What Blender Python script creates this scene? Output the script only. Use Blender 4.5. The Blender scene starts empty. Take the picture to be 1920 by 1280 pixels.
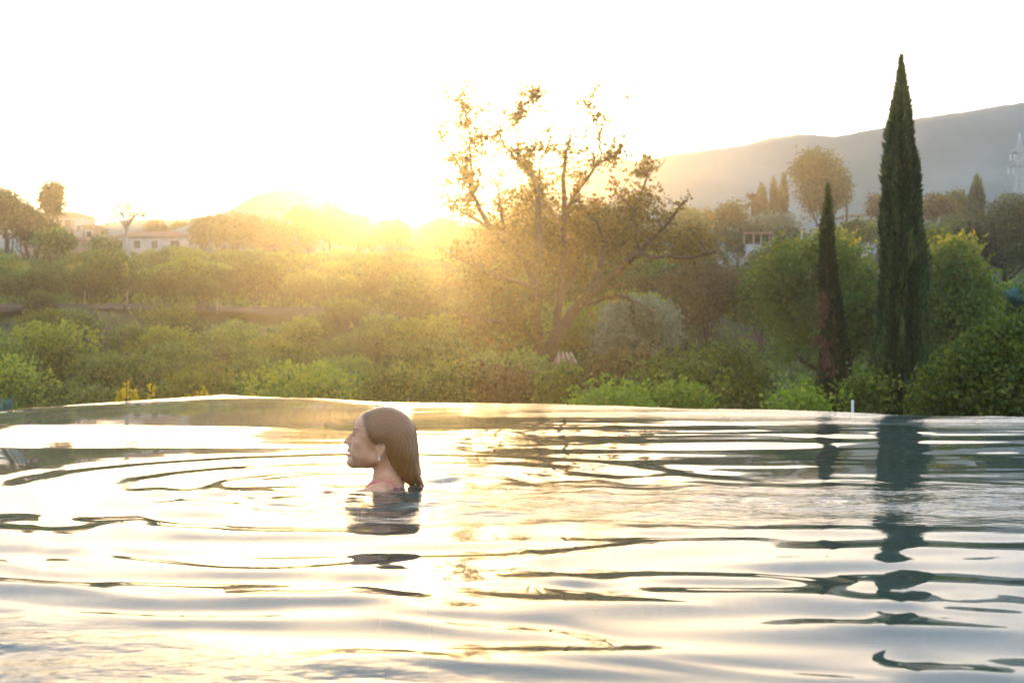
import bpy, math, random
import numpy as np
from mathutils import Vector

random.seed(7)
rng = np.random.default_rng(7)
sc = bpy.context.scene
COL = sc.collection
R = math.radians

# ------------------------------------------------------------------ camera
CAM_H = 0.576            # metres above the water
F = 2667.0               # focal length in pixels of the 1920 px wide photograph
HOR = 620.0              # row of the true horizon
cam_d = bpy.data.cameras.new('camera')
cam_d.sensor_width = 36.0
cam_d.lens = 50.0
cam_d.clip_start = 0.05
cam_d.clip_end = 20000.0
cam_d.dof.use_dof = True
cam_d.dof.focus_distance = 5.3
cam_d.dof.aperture_fstop = 6.3
cam = bpy.data.objects.new('camera', cam_d)
COL.objects.link(cam)
cam.location = (0, 0, CAM_H)
cam.rotation_euler = (R(90) - math.atan((640 - HOR) / F), 0, 0)
sc.camera = cam

# ------------------------------------------------------------------ sky, sun, exposure
SUN_AZ = math.atan((752 - 960) / F)
SUN_EL = R(5.25)
VEIL = 1.5
W = bpy.data.worlds.new('World')
sc.world = W
W.use_nodes = True
wn, wl = W.node_tree.nodes, W.node_tree.links
bg = wn['Background']
sky = wn.new('ShaderNodeTexSky')
sky.sky_type = 'NISHITA'
sky.sun_disc = False
sky.sun_elevation = SUN_EL
sky.sun_rotation = SUN_AZ
sky.altitude = 150
sky.air_density = 1.0
sky.dust_density = 2.2
sky.ozone_density = 1.6
# an even pale veil added over the evening sky to level its light
tc = wn.new('ShaderNodeTexCoord')
mp = wn.new('ShaderNodeMapping'); mp.inputs['Scale'].default_value = (1.6, 1.6, 7.0)
nz = wn.new('ShaderNodeTexNoise'); nz.inputs['Scale'].default_value = 2.2; nz.inputs['Detail'].default_value = 5
cr = wn.new('ShaderNodeMapRange')
cr.inputs['From Min'].default_value = 0.3; cr.inputs['From Max'].default_value = 0.75
cr.inputs['To Min'].default_value = 0.86; cr.inputs['To Max'].default_value = 0.97
mx = wn.new('ShaderNodeMix'); mx.data_type = 'RGBA'
bw = wn.new('ShaderNodeRGBToBW')
tint = wn.new('ShaderNodeMix'); tint.data_type = 'RGBA'; tint.blend_type = 'MULTIPLY'
tint.inputs['Factor'].default_value = 1.0
tint.inputs['B'].default_value = (0.79, 1.0, 1.27, 1)
tint.inputs['A'].default_value = (VEIL, VEIL, VEIL, 1)
wl.new(tc.outputs['Generated'], mp.inputs['Vector'])
wl.new(mp.outputs['Vector'], nz.inputs['Vector'])
wl.new(nz.outputs['Fac'], cr.inputs['Value'])
wl.new(sky.outputs['Color'], bw.inputs['Color'])

wl.new(cr.outputs['Result'], mx.inputs['Factor'])
wl.new(sky.outputs['Color'], mx.inputs['A'])
wl.new(tint.outputs['Result'], mx.inputs['B'])
wl.new(mx.outputs['Result'], bg.inputs['Color'])
bg.inputs['Strength'].default_value = 0.15

sun_d = bpy.data.lights.new('sun', 'SUN')
sun_d.energy = 2.0
sun_d.angle = R(0.55)
sun_d.color = (1.0, 0.56, 0.17)
sun = bpy.data.objects.new('sun', sun_d)
COL.objects.link(sun)
to_sun = Vector((math.sin(SUN_AZ) * math.cos(SUN_EL), math.cos(SUN_AZ) * math.cos(SUN_EL), math.sin(SUN_EL)))
sun.rotation_euler = to_sun.to_track_quat('Z', 'Y').to_euler()

sc.view_settings.view_transform = 'Standard'
sc.view_settings.look = 'None'
sc.view_settings.exposure = 2.4
sc.view_settings.gamma = 1.0
sc.view_settings.use_curve_mapping = False
sc.render.engine = 'CYCLES'
cy = sc.cycles
cy.use_denoising = True
cy.max_bounces = 8
cy.diffuse_bounces = 3
cy.glossy_bounces = 4
cy.transmission_bounces = 4
cy.transparent_max_bounces = 12
cy.volume_bounces = 1
cy.sample_clamp_indirect = 6.0
cy.caustics_reflective = False
cy.caustics_refractive = False

# ------------------------------------------------------------------ helpers
def pos(px, py, D):
    """world point at depth D (metres) seen at pixel px, py of the 1920x1280 frame"""
    return Vector(((px - 960) / F * D, D, CAM_H + (HOR - py) / F * D))

def tag(o, label=None, cat=None, group=None, kind=None):
    if label: o['label'] = label
    if cat: o['category'] = cat
    if group: o['group'] = group
    if kind: o['kind'] = kind
    return o

def empty(name, loc):
    o = bpy.data.objects.new(name, None)
    o.empty_display_size = 0.2
    COL.objects.link(o)
    o.location = loc
    return o

def mesh_np(name, V, Fc, mat=None, parent=None, smooth=False, attr=None, loc=None):
    """V (n,3) array, Fc (m,k) int array; vertices are given relative to parent/loc"""
    me = bpy.data.meshes.new(name)
    V = np.asarray(V, dtype=np.float32); Fc = np.asarray(Fc, dtype=np.int32)
    m, k = Fc.shape
    me.vertices.add(len(V)); me.vertices.foreach_set('co', V.ravel())
    me.loops.add(m * k); me.loops.foreach_set('vertex_index', Fc.ravel())
    me.polygons.add(m)
    me.polygons.foreach_set('loop_start', np.arange(m, dtype=np.int32) * k)
    me.polygons.foreach_set('loop_total', np.full(m, k, dtype=np.int32))
    me.polygons.foreach_set('use_smooth', np.full(m, smooth, dtype=bool))
    me.update(calc_edges=True)
    if attr is not None:
        for an, av in attr.items():
            a = me.attributes.new(an, 'FLOAT', 'POINT')
            a.data.foreach_set('value', np.asarray(av, dtype=np.float32))
    if mat: me.materials.append(mat)
    o = bpy.data.objects.new(name, me)
    COL.objects.link(o)
    if parent: o.parent = parent
    if loc is not None: o.location = loc
    return o

class MB:
    """collects simple solids into one mesh"""
    def __init__(s): s.V = []; s.F = []
    def box(s, x0, x1, y0, y1, z0, z1):
        b = len(s.V)
        s.V += [(x0,y0,z0),(x1,y0,z0),(x1,y1,z0),(x0,y1,z0),(x0,y0,z1),(x1,y0,z1),(x1,y1,z1),(x0,y1,z1)]
        s.F += [tuple(b+i for i in f) for f in ((0,3,2,1),(4,5,6,7),(0,1,5,4),(1,2,6,5),(2,3,7,6),(3,0,4,7))]
        return s
    def bar(s, p, q, r, n=6, r2=None):
        p, q = Vector(p), Vector(q); r2 = r if r2 is None else r2
        d = (q - p).normalized(); a = d.orthogonal().normalized(); c = d.cross(a)
        b = len(s.V)
        for P, rr in ((p, r), (q, r2)):
            for i in range(n):
                t = 2 * math.pi * i / n
                s.V.append(tuple(P + a * math.cos(t) * rr + c * math.sin(t) * rr))
        for i in range(n):
            j = (i + 1) % n
            s.F.append((b+i, b+j, b+n+j, b+n+i))
        s.F.append(tuple(b + i for i in reversed(range(n)))); s.F.append(tuple(b + n + i for i in range(n)))
        return s
    def poly(s, pts, faces):
        b = len(s.V); s.V += [tuple(p) for p in pts]; s.F += [tuple(b+i for i in f) for f in faces]; return s
    def build(s, name, mat, parent=None, loc=None, smooth=False):
        me = bpy.data.meshes.new(name); me.from_pydata(s.V, [], s.F); me.update()
        if smooth: me.polygons.foreach_set('use_smooth', [True] * len(me.polygons))
        if mat: me.materials.append(mat)
        o = bpy.data.objects.new(name, me); COL.objects.link(o)
        if parent: o.parent = parent
        if loc is not None: o.location = loc
        return o

def vnoise(P, seed=0):
    """vectorised 3-D value-gradient noise, about -1..1"""
    P = np.asarray(P, dtype=np.float64)
    I = np.floor(P).astype(np.int64); f = P - I
    u = f * f * f * (f * (f * 6 - 15) + 10)
    def h(i, j, k):
        n = (i * 374761393 + j * 668265263 + k * 2147483647 + seed * 974634777) & 0x7fffffff
        n = ((n ^ (n >> 13)) * 1274126177) & 0x7fffffff
        n = (n ^ (n >> 16)) & 0xffffff
        return n
    out = 0
    for a in (0, 1):
        for b in (0, 1):
            for c in (0, 1):
                n = h(I[..., 0] + a, I[..., 1] + b, I[..., 2] + c)
                gx = (n & 255) / 127.5 - 1; gy = ((n >> 8) & 255) / 127.5 - 1; gz = ((n >> 16) & 255) / 127.5 - 1
                d = gx * (f[..., 0] - a) + gy * (f[..., 1] - b) + gz * (f[..., 2] - c)
                w = (u[..., 0] if a else 1 - u[..., 0]) * (u[..., 1] if b else 1 - u[..., 1]) * (u[..., 2] if c else 1 - u[..., 2])
                out = out + w * d
    return out * 1.3

def n2(x, y, s, seed=0):
    return vnoise(np.stack([x * s, y * s, np.zeros_like(x) + 0.37 * seed], -1), seed)

def sstep(a, b, x):
    t = np.clip((x - a) / (b - a), 0, 1); return t * t * (3 - 2 * t)

# ------------------------------------------------------------------ materials
def principled(name, col, rough=0.7, spec=0.3, **kw):
    m = bpy.data.materials.new(name); m.use_nodes = True
    p = m.node_tree.nodes['Principled BSDF']
    p.inputs['Base Color'].default_value = (*col, 1)
    p.inputs['Roughness'].default_value = rough
    p.inputs['Specular IOR Level'].default_value = spec
    for k, v in kw.items(): p.inputs[k].default_value = v
    return m

def noisy(name, c1, c2, scale=5.0, rough=0.85, bump=0.3, detail=6, c3=None, coord='Object', spec=0.25):
    m = principled(name, c1, rough, spec)
    n, l = m.node_tree.nodes, m.node_tree.links; p = n['Principled BSDF']
    t = n.new('ShaderNodeTexCoord'); x = n.new('ShaderNodeTexNoise')
    x.inputs['Scale'].default_value = scale; x.inputs['Detail'].default_value = detail
    r = n.new('ShaderNodeValToRGB')
    r.color_ramp.elements[0].position = 0.35; r.color_ramp.elements[1].position = 0.65
    r.color_ramp.elements[0].color = (*c1, 1); r.color_ramp.elements[1].color = (*c2, 1)
    if c3: e = r.color_ramp.elements.new(0.52); e.color = (*c3, 1)
    b = n.new('ShaderNodeBump'); b.inputs['Strength'].default_value = bump; b.inputs['Distance'].default_value = 0.05
    l.new(t.outputs[coord], x.inputs['Vector']); l.new(x.outputs['Fac'], r.inputs['Fac'])
    l.new(r.outputs['Color'], p.inputs['Base Color']); l.new(x.outputs['Fac'], b.inputs['Height']); l.new(b.outputs['Normal'], p.inputs['Normal'])
    return m

def leafmat(name, cols, trans=0.45, rough=0.45, tcol=(1.25, 1.1, 0.45), jit=0.38):
    """cols: list of colours run through by the per-leaf 'tint' attribute; leaves are thin and let light through"""
    m = bpy.data.materials.new(name); m.use_nodes = True
    n, l = m.node_tree.nodes, m.node_tree.links
    for q in list(n): n.remove(q)
    out = n.new('ShaderNodeOutputMaterial')
    at = n.new('ShaderNodeAttribute'); at.attribute_name = 'tint'
    r = n.new('ShaderNodeValToRGB')
    while len(r.color_ramp.elements) > 1: r.color_ramp.elements.remove(r.color_ramp.elements[-1])
    for i, c in enumerate(cols):
        e = r.color_ramp.elements[0] if i == 0 else r.color_ramp.elements.new(i / (len(cols) - 1))
        e.position = i / (len(cols) - 1); e.color = (*[min(q * 1.3, 0.8) for q in c], 1)
    oi = n.new('ShaderNodeObjectInfo')
    mr = n.new('ShaderNodeMapRange'); mr.inputs['To Min'].default_value = 1 - jit; mr.inputs['To Max'].default_value = 1 + jit
    mu = n.new('ShaderNodeMix'); mu.data_type = 'RGBA'; mu.blend_type = 'MULTIPLY'; mu.inputs['Factor'].default_value = 1
    l.new(at.outputs['Fac'], r.inputs['Fac']); l.new(oi.outputs['Random'], mr.inputs['Value'])
    l.new(r.outputs['Color'], mu.inputs['A']); l.new(mr.outputs['Result'], mu.inputs['B'])
    p = n.new('ShaderNodeBsdfPrincipled'); p.inputs['Roughness'].default_value = rough; p.inputs['Specular IOR Level'].default_value = 0.35
    t = n.new('ShaderNodeBsdfTranslucent')
    tm = n.new('ShaderNodeMix'); tm.data_type = 'RGBA'; tm.blend_type = 'MULTIPLY'; tm.inputs['Factor'].default_value = 1
    tm.inputs['B'].default_value = (*tcol, 1)
    mxs = n.new('ShaderNodeMixShader'); mxs.inputs['Fac'].default_value = trans
    l.new(mu.outputs['Result'], p.inputs['Base Color']); l.new(mu.outputs['Result'], tm.inputs['A'])
    l.new(tm.outputs['Result'], t.inputs['Color'])
    l.new(p.outputs['BSDF'], mxs.inputs[1]); l.new(t.outputs['BSDF'], mxs.inputs[2]); l.new(mxs.outputs['Shader'], out.inputs['Surface'])
    return m

M = {}
M['bark'] = noisy('bark', (0.06, 0.042, 0.03), (0.12, 0.09, 0.065), 14, 0.9, 0.8)
M['pale_bark'] = noisy('pale_bark', (0.3, 0.27, 0.24), (0.5, 0.47, 0.43), 10, 0.9, 0.5)
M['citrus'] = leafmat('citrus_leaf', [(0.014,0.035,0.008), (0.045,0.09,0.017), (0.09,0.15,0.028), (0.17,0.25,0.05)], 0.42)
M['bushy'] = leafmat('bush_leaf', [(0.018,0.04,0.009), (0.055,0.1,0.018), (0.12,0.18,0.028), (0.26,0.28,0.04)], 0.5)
M['autumn'] = leafmat('autumn_leaf', [(0.06,0.07,0.018), (0.12,0.115,0.025), (0.22,0.17,0.03), (0.34,0.22,0.04)], 0.6, tcol=(1.2,1.0,0.5))
M['mulberry'] = leafmat('mulberry_leaf', [(0.045,0.085,0.018), (0.08,0.13,0.025), (0.13,0.17,0.03), (0.26,0.23,0.035)], 0.5)
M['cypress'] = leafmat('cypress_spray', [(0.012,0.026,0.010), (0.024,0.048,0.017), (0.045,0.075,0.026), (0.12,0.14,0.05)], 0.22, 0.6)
M['dead'] = leafmat('dead_spray', [(0.05,0.032,0.022), (0.085,0.052,0.036), (0.13,0.08,0.055)], 0.2, 0.8)
M['olive'] = leafmat('olive_leaf', [(0.08,0.1,0.06), (0.13,0.16,0.1), (0.19,0.22,0.15)], 0.3, 0.5, tcol=(1,1,0.7))
M['dark_leaf'] = leafmat('dark_leaf', [(0.015,0.035,0.014), (0.03,0.055,0.022), (0.05,0.075,0.03)], 0.3)
M['far_leaf'] = leafmat('far_leaf', [(0.04,0.06,0.018), (0.07,0.09,0.026), (0.11,0.13,0.036), (0.15,0.15,0.04)], 0.45)
M['brown_leaf'] = leafmat('brown_leaf', [(0.05,0.045,0.02), (0.085,0.07,0.03), (0.13,0.09,0.04)], 0.4)
M['yellow_leaf'] = leafmat('yellow_leaf', [(0.16,0.18,0.015), (0.26,0.26,0.02), (0.38,0.35,0.04)], 0.5, tcol=(1.1,1,0.4), jit=0.08)
M['blue_leaf'] = leafmat('blue_leaf', [(0.05,0.13,0.12), (0.08,0.2,0.19)], 0.3, tcol=(1,1,1), jit=0.05)
M['fresh'] = leafmat('fresh_leaf', [(0.07,0.14,0.02), (0.13,0.22,0.03), (0.24,0.3,0.045)], 0.55)
M['soil'] = noisy('terrace_soil', (0.04, 0.03, 0.02), (0.075, 0.052, 0.034), 0.8, 0.95, 0.6)
M['ground'] = noisy('hillside_ground', (0.025, 0.035, 0.014), (0.07, 0.055, 0.03), 0.35, 0.95, 0.6, c3=(0.06, 0.075, 0.025))
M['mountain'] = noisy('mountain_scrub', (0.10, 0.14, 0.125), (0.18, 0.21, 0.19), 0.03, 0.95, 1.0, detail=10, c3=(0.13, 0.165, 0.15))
M['plaster'] = noisy('white_plaster', (0.38, 0.4, 0.4), (0.52, 0.53, 0.52), 1.2, 0.9, 0.1)
M['ochre'] = noisy('ochre_plaster', (0.3, 0.22, 0.15), (0.4, 0.3, 0.2), 1.2, 0.9, 0.1)
M['grey_wall'] = noisy('grey_wall', (0.3, 0.32, 0.33), (0.45, 0.47, 0.48), 1.5, 0.9, 0.2)
M['roof'] = noisy('clay_roof', (0.16, 0.075, 0.045), (0.28, 0.14, 0.085), 3, 0.9, 0.5)
M['pane'] = principled('dark_window', (0.03, 0.035, 0.04), 0.2, 0.5)
M['metal'] = principled('galvanised_steel', (0.5, 0.52, 0.52), 0.5, 0.5, Metallic=0.6)
M['whitepaint'] = noisy('worn_white_paint', (0.6, 0.6, 0.57), (0.75, 0.75, 0.72), 30, 0.7, 0.1)
M['timber'] = noisy('pale_timber', (0.3, 0.24, 0.17), (0.45, 0.37, 0.27), 8, 0.85, 0.3)
M['concrete'] = noisy('pool_concrete', (0.35, 0.36, 0.35), (0.5, 0.5, 0.48), 6, 0.85, 0.2)
M['pool'] = noisy('pool_plaster', (0.04, 0.09, 0.10), (0.06, 0.12, 0.13), 3, 0.6, 0.05)

# ------------------------------------------------------------------ haze
mh = bpy.data.materials.new('haze_air'); mh.use_nodes = True
hn, hl = mh.node_tree.nodes, mh.node_tree.links
hn.remove(hn['Principled BSDF'])
pv = hn.new('ShaderNodeVolumePrincipled')
pv.inputs['Color'].default_value = (0.93, 0.96, 1.0, 1)
pv.inputs['Density'].default_value = 0.0006
pv.inputs['Anisotropy'].default_value = 0.835
hl.new(pv.outputs['Volume'], hn['Material Output'].inputs['Volume'])
hz = MB().box(-380, 480, -50, 490, -9, 102).build('haze', mh)
tag(hz, kind='stuff')

# ------------------------------------------------------------------ terrain
GD = np.array([0, 15, 25, 45, 60, 75, 78, 84, 110, 160, 200, 300, 700, 1500, 3000.0])
GZ = np.array([-2.2, -2.2, -2.9, -3.0, -2.0, -0.7, 1.5, 1.9, 3.5, 6.8, 8.8, 10, 22, 30, 40.0])
def ground_z(x, y):
    x = np.asarray(x, float); y = np.asarray(y, float)
    r = np.sqrt(x * x + y * y)
    yy = np.maximum(y, 0)
    yy = yy + n2(x, y * 0, 1 / 14.0, 12) * 3.0 * sstep(60, 75, yy) * (1 - sstep(90, 110, yy))
    z = np.interp(yy, GD, GZ)
    a = x / np.maximum(r, 1)
    z = z + sstep(0.1, 0.33, a) * sstep(110, 210, yy) * 5.5 - sstep(0.0, 0.12, a) * (1 - sstep(0.2, 0.3, a)) * sstep(90, 150, yy) * 2.0
    z = z + n2(x, y, 1 / 45.0, 3) * 0.9 * sstep(20, 80, yy) + n2(x, y, 1 / 9.0, 5) * 0.18 * sstep(14, 40, r)
    return z
def gz(x, y): return float(ground_z(np.array([x]), np.array([y]))[0])

rr = np.concatenate([np.linspace(0, 14, 6), np.geomspace(16, 3500, 150)])
th = np.concatenate([np.linspace(-0.45, 0.45, 220), np.linspace(0.5, 2 * math.pi - 0.5, 60)])
RR, TH = np.meshgrid(rr, th, indexing='ij')
X = RR * np.sin(TH); Y = RR * np.cos(TH)
Z = ground_z(X, Y)
nt = len(th); idx = np.arange(len(rr) * nt).reshape(len(rr), nt)
nx = np.roll(idx, -1, axis=1)
Fg = np.stack([idx[:-1].ravel(), idx[1:].ravel(), nx[1:].ravel(), nx[:-1].ravel()], 1)
g = mesh_np('ground', np.stack([X, Y, Z], -1).reshape(-1, 3), Fg, M['ground'], smooth=True)
tag(g, kind='structure')

def mountain(name, ridge, D, depth, seed, rough=1.0):
    """ridge: list of photograph pixels along its crest; a full-bodied range crossing the view at distance D"""
    px = np.array([p[0] for p in ridge], float); py = np.array([p[1] for p in ridge], float)
    xs = (px - 960) / F * D; zs = CAM_H + (HOR - py) / F * D
    gx = np.linspace(xs[0], xs[-1], 420); gy = np.linspace(-depth, depth, 60)
    GX, GY = np.meshgrid(gx, gy, indexing='ij')
    crest = np.interp(gx, xs, zs)
    crest = crest + (n2(gx, gx * 0, 1 / 40.0, seed) * 2.2 + n2(gx, gx * 0, 1 / 9.0, seed + 1) * 1.0 + n2(gx, gx * 0, 1 / 2.6, seed + 2) * 0.5) * rough
    fall = np.clip(1 - np.abs(GY) / depth, 0, 1) ** 0.8
    front = (GY < 0)
    Zm = crest[:, None] * fall
    gul = n2(GX, GY, 1 / 45.0, seed + 5) * 9 + n2(GX, GY, 1 / 14.0, seed + 6) * 3.5
    Zm = Zm + gul * np.clip(1 - fall, 0, 0.5) * 2 * fall - (1 - fall) * 8
    n1, n2_ = GX.shape
    ii = np.arange(n1 * n2_).reshape(n1, n2_)
    fc = np.stack([ii[:-1, :-1].ravel(), ii[1:, :-1].ravel(), ii[1:, 1:].ravel(), ii[:-1, 1:].ravel()], 1)
    o = mesh_np(name, np.stack([GX, GY + D, Zm], -1).reshape(-1, 3), fc, M['mountain'], smooth=True)
    return tag(o, kind='structure')

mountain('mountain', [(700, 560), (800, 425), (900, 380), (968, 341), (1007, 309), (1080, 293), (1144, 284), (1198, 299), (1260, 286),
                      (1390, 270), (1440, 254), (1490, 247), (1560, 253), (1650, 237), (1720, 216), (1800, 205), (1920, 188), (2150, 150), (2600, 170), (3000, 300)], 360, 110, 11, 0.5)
mountain('hill', [(-100, 520), (250, 450), (370, 412), (430, 390), (480, 361), (520, 350), (570, 347), (600, 357), (640, 385), (690, 402), (760, 418), (860, 440), (1000, 520)], 205, 34, 21, 0.25)
mountain('distant_ridge', [(-700, 400), (-300, 430), (0, 432), (190, 418), (240, 411), (330, 409), (420, 402), (600, 420), (900, 440)], 330, 70, 31, 0.3)

# a strip of bare soil on the terrace between the two orchard blocks
ys = np.linspace(-38, -12, 40)
tx = np.linspace(-31, -9, 90); ty = np.linspace(77.0, 83.5, 12)
TX, TY = np.meshgrid(tx, ty+1.0, indexing='ij')
ii = np.arange(TX.size).reshape(TX.shape)
fc = np.stack([ii[:-1, :-1].ravel(), ii[1:, :-1].ravel(), ii[1:, 1:].ravel(), ii[:-1, 1:].ravel()], 1)
tz = ground_z(TX, TY) + 0.06 + n2(TX, TY, 0.8, 9) * 0.05
tag(mesh_np('terrace_path', np.stack([TX, TY, tz], -1).reshape(-1, 3), fc, M['soil'], smooth=True), kind='structure')

# ------------------------------------------------------------------ pool
PC = np.array([-2.36, 11.64]); PU = np.array([0.888, -0.460]); PV = np.array([-0.573, -0.820])
LU, LV = 11.5, 12.5
def uv(u, v): return PC[0] + u * PU[0] + v * PV[0], PC[1] + u * PU[1] + v * PV[1]

# the larger ripples, each followed along its steep back: (column, row, thickness) in the photograph, turned into metres on the water
STREAKS = [
 [(-60,866,28),(0,861,28),(200,842,22),(400,826,18),(640,815,18),(780,808,18),(1000,800,10),(1130,797,5)],
 [(400,895,4),(480,888,10),(560,881,12),(640,877,9),(700,872,5)],
 [(790,860,6),(900,855,10),(1000,842,16),(1100,836,18),(1240,829,13),(1400,821,8),(1560,817,6),(1640,816,4)],
 [(1180,848,6),(1300,858,9),(1420,856,7),(1540,843,12),(1660,838,9),(1760,836,4)],
 [(1450,854,6),(1520,862,10),(1640,868,8),(1780,863,5)], [(1700,846,4),(1800,840,6),(1930,834,6)], [(1790,853,4),(1850,862,8),(1930,866,6)],
 [(1300,800,4),(1450,806,7),(1600,800,8),(1760,806,6)],
 [(-60,974,26),(0,975,26),(60,980,24),(90,992,8),(160,990,20),(200,976,16),(260,965,10),(310,957,5)],
 [(270,976,5),(340,985,9),(430,982,5)],
 [(65,1020,6),(200,1034,7),(300,1052,5),(420,1066,4),(520,1068,4),(650,1055,4),(740,1049,4)],
 [(-40,1086,7),(0,1088,7),(90,1094,6),(200,1110,6),(330,1126,3)],
 [(400,1118,5),(480,1116,5),(600,1115,6),(660,1105,13),(720,1114,15),(800,1130,10),(920,1138,5)],
 [(-40,1130,5),(100,1142,5),(300,1155,5),(520,1157,6),(580,1155,3)],
 [(700,1157,4),(800,1165,6),(900,1172,9),(1040,1180,9),(1180,1202,4)],
 [(970,1026,4),(1020,1035,10),(1060,1030,6),(1190,1021,3)], [(980,1095,5),(1050,1104,7),(1120,1113,4)],
 [(1000,1066,4),(1100,1086,6),(1240,1098,8),(1400,1104,7),(1560,1108,13),(1640,1120,9),(1730,1128,5)],
 [(1410,1074,4),(1480,1082,7),(1560,1092,8),(1610,1096,3)],
 [(1620,1098,6),(1660,1110,11),(1700,1118,12),(1740,1112,8),(1800,1108,6),(1930,1112,8)],
 [(880,1121,4),(1050,1124,8),(1200,1128,6),(1340,1136,3)], [(1640,1152,10),(1710,1155,6)],
 [(1500,1162,4),(1640,1172,6),(1760,1176,5),(1930,1182,4)], [(1655,1238,7),(1720,1251,12),(1800,1252,7),(1930,1267,7)],
 [(640,1218,4),(900,1240,6),(1100,1248,6),(1320,1262,4)], [(670,1245,5),(760,1250,6),(870,1260,3)],
 [(300,929,5),(380,934,10),(440,945,6)], [(1240,885,4),(1330,892,4),(1440,905,4)], [(1480,925,3),(1680,940,5),(1930,930,4)], [(1200,1236,3),(1500,1262,5),(1700,1275,5)],
 [(-60,1052,3),(60,1060,4),(180,1074,3)], [(1180,1006,3),(1300,1012,4),(1420,1009,3)], [(1750,1140,3),(1850,1146,5),(1930,1150,5)],
]
def water_h(x, y, u, v):
    h = np.zeros_like(x)
    wx = n2(x, y, 0.55, 40); wy = n2(x, y, 0.8, 41)
    az = x / np.maximum(y, 0.4)
    for k, st in enumerate(STREAKS):
        P = np.array(st, float); Dl = CAM_H * F / (P[:, 1] - 620.0); xl = (P[:, 0] - 960) / F; tk = P[:, 2]
        w = tk * Dl ** 2 / (CAM_H * F) / 0.8
        w = np.maximum(w, 0.022)
        sdeg = np.degrees(CAM_H / Dl); thr = np.clip((sdeg - 3.9) / 2, 0.25, 9)
        sl = np.radians(thr * 1.28 + 0.35)
        xs_ = np.linspace(xl[0], xl[-1], 160); kk = np.hanning(25); kk /= kk.sum()
        sm = lambda q: np.interp(az, xs_, np.convolve(np.pad(np.interp(xs_, xl, q), 12, mode='reflect', reflect_type='odd'), kk, 'valid'))
        D0 = sm(Dl); W_ = np.maximum(sm(w), 0.012); S_ = np.maximum(sm(sl), 0.003)
        L = xl[-1] - xl[0]; tp = sstep(xl[0] - 0.05 * L, xl[0] + 0.16 * L, az) * (1 - sstep(xl[-1] - 0.16 * L, xl[-1] + 0.05 * L, az))
        d = y - D0
        h -= S_ * W_ * (d / W_) * np.exp(-0.5 * (d / W_) ** 2) * tp
    def ring(cx, cy, lam, slope, r0, r1, fall, ph, warp):
        r = np.sqrt((x - cx) ** 2 + (y - cy) ** 2)
        env = sstep(r0, r0 + fall, r) * (1 - sstep(r1, r1 + fall * 1.6, r))
        p = 2 * math.pi * r / lam + ph + warp * 2 * math.pi * (0.6 * wx + 0.5 * wy)
        return slope * lam / (2 * math.pi) * env * np.sin(p)
    h += ring(-0.55, 5.25, 0.40, 0.058, 0.28, 1.15, 0.3, 1.0, 0.16)
    h += ring(-0.55, 5.25, 0.17, 0.060, 0.18, 0.65, 0.2, 0.0, 0.2)
    h += ring(-0.7, 5.6, 0.36, 0.028, 1.5, 3.4, 0.4, 2.2, 0.22) * sstep(4.7, 3.9, y)
    h += ring(1.2, 9.6, 0.45, 0.026, 2.6, 8.5, 0.5, 0.9, 0.30) * sstep(4.5, 3.6, y)
    for k, (ang, lam, sl, ph) in enumerate(((86, 0.95, 0.008, 0.3), (96, 0.50, 0.012, 1.2), (84, 0.28, 0.018, 2.2), (95, 0.19, 0.013, 0.6))):
        c, s_ = math.cos(R(ang)), math.sin(R(ang))
        q = (x * c + y * s_) / lam * 2 * math.pi + ph + 2.0 * n2(x, y, 0.27 / lam, 50 + k)
        calm = 1 - 0.92 * sstep(-0.7, -1.5, x) * sstep(4.3, 4.9, y)
        h += sl * lam / (2 * math.pi) * np.sin(q) * calm * (0.7 + 0.6 * n2(x, y, 0.4, 60 + k)) * (1 - 0.75 * sstep(5.0, 7.5, y) * (1 - 0.9 * sstep(-0.2, 1.0, x))) * (1 + 1.5 * sstep(4.6, 3.2, y))
    rp = y + 0.12 * x
    h += 0.016 * np.clip((rp - 6.75) / 1.25, 0, 1) * sstep(6.5, 6.9, rp) * sstep(-4.2, -2.6, x) * (1 + 1.0 * sstep(-0.9, -1.6, x))
    h += 0.010 * np.clip((rp - 7.4) / 2.6, 0, 1) * sstep(-0.9, 0.2, x)
    fr_ = sstep(5.9, 6.8, y) * sstep(-0.4, 0.5, x)
    for k, (ang, lam, sl, ph) in enumerate(((88, 0.72, 0.036, 0.3), (96, 0.47, 0.024, 1.9), (81, 0.24, 0.020, 4.0), (100, 0.15, 0.014, 3.0))):
        c, s_ = math.cos(R(ang)), math.sin(R(ang))
        q = (x * c + y * s_) / lam * 2 * math.pi + ph + 2.4 * n2(x * 0.8, y, 0.3 / lam, 150 + k)
        h += fr_ * sl * lam / (2 * math.pi) * np.sin(q) * (0.75 + 0.8 * n2(x, y, 0.6, 160 + k)) * (1 if k < 2 else sstep(7.2, 8.4, y + 0.2 * x))
    # bow hump in front of her and the shoulder of water behind
    h += 0.016 * np.exp(-(((x + 1.15) / 0.17) ** 2 + ((y - 5.02) / 0.13) ** 2))
    h += 0.010 * np.exp(-(((x + 0.95) / 0.2) ** 2 + ((y - 4.72) / 0.10) ** 2))
    h += 0.014 * np.exp(-(((x + 0.22) / 0.13) ** 2 + ((y - 5.5) / 0.10) ** 2)) * (1 + 0.6 * n2(x, y, 12.0, 95))
    h += 0.007 * np.exp(-(((x - 0.15) / 0.5) ** 2 + ((y - 5.95) / 0.22) ** 2))
    h -= 0.006 * np.exp(-(((x + 0.5) / 0.3) ** 2 + ((y - 5.3) / 0.25) ** 2))
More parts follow.
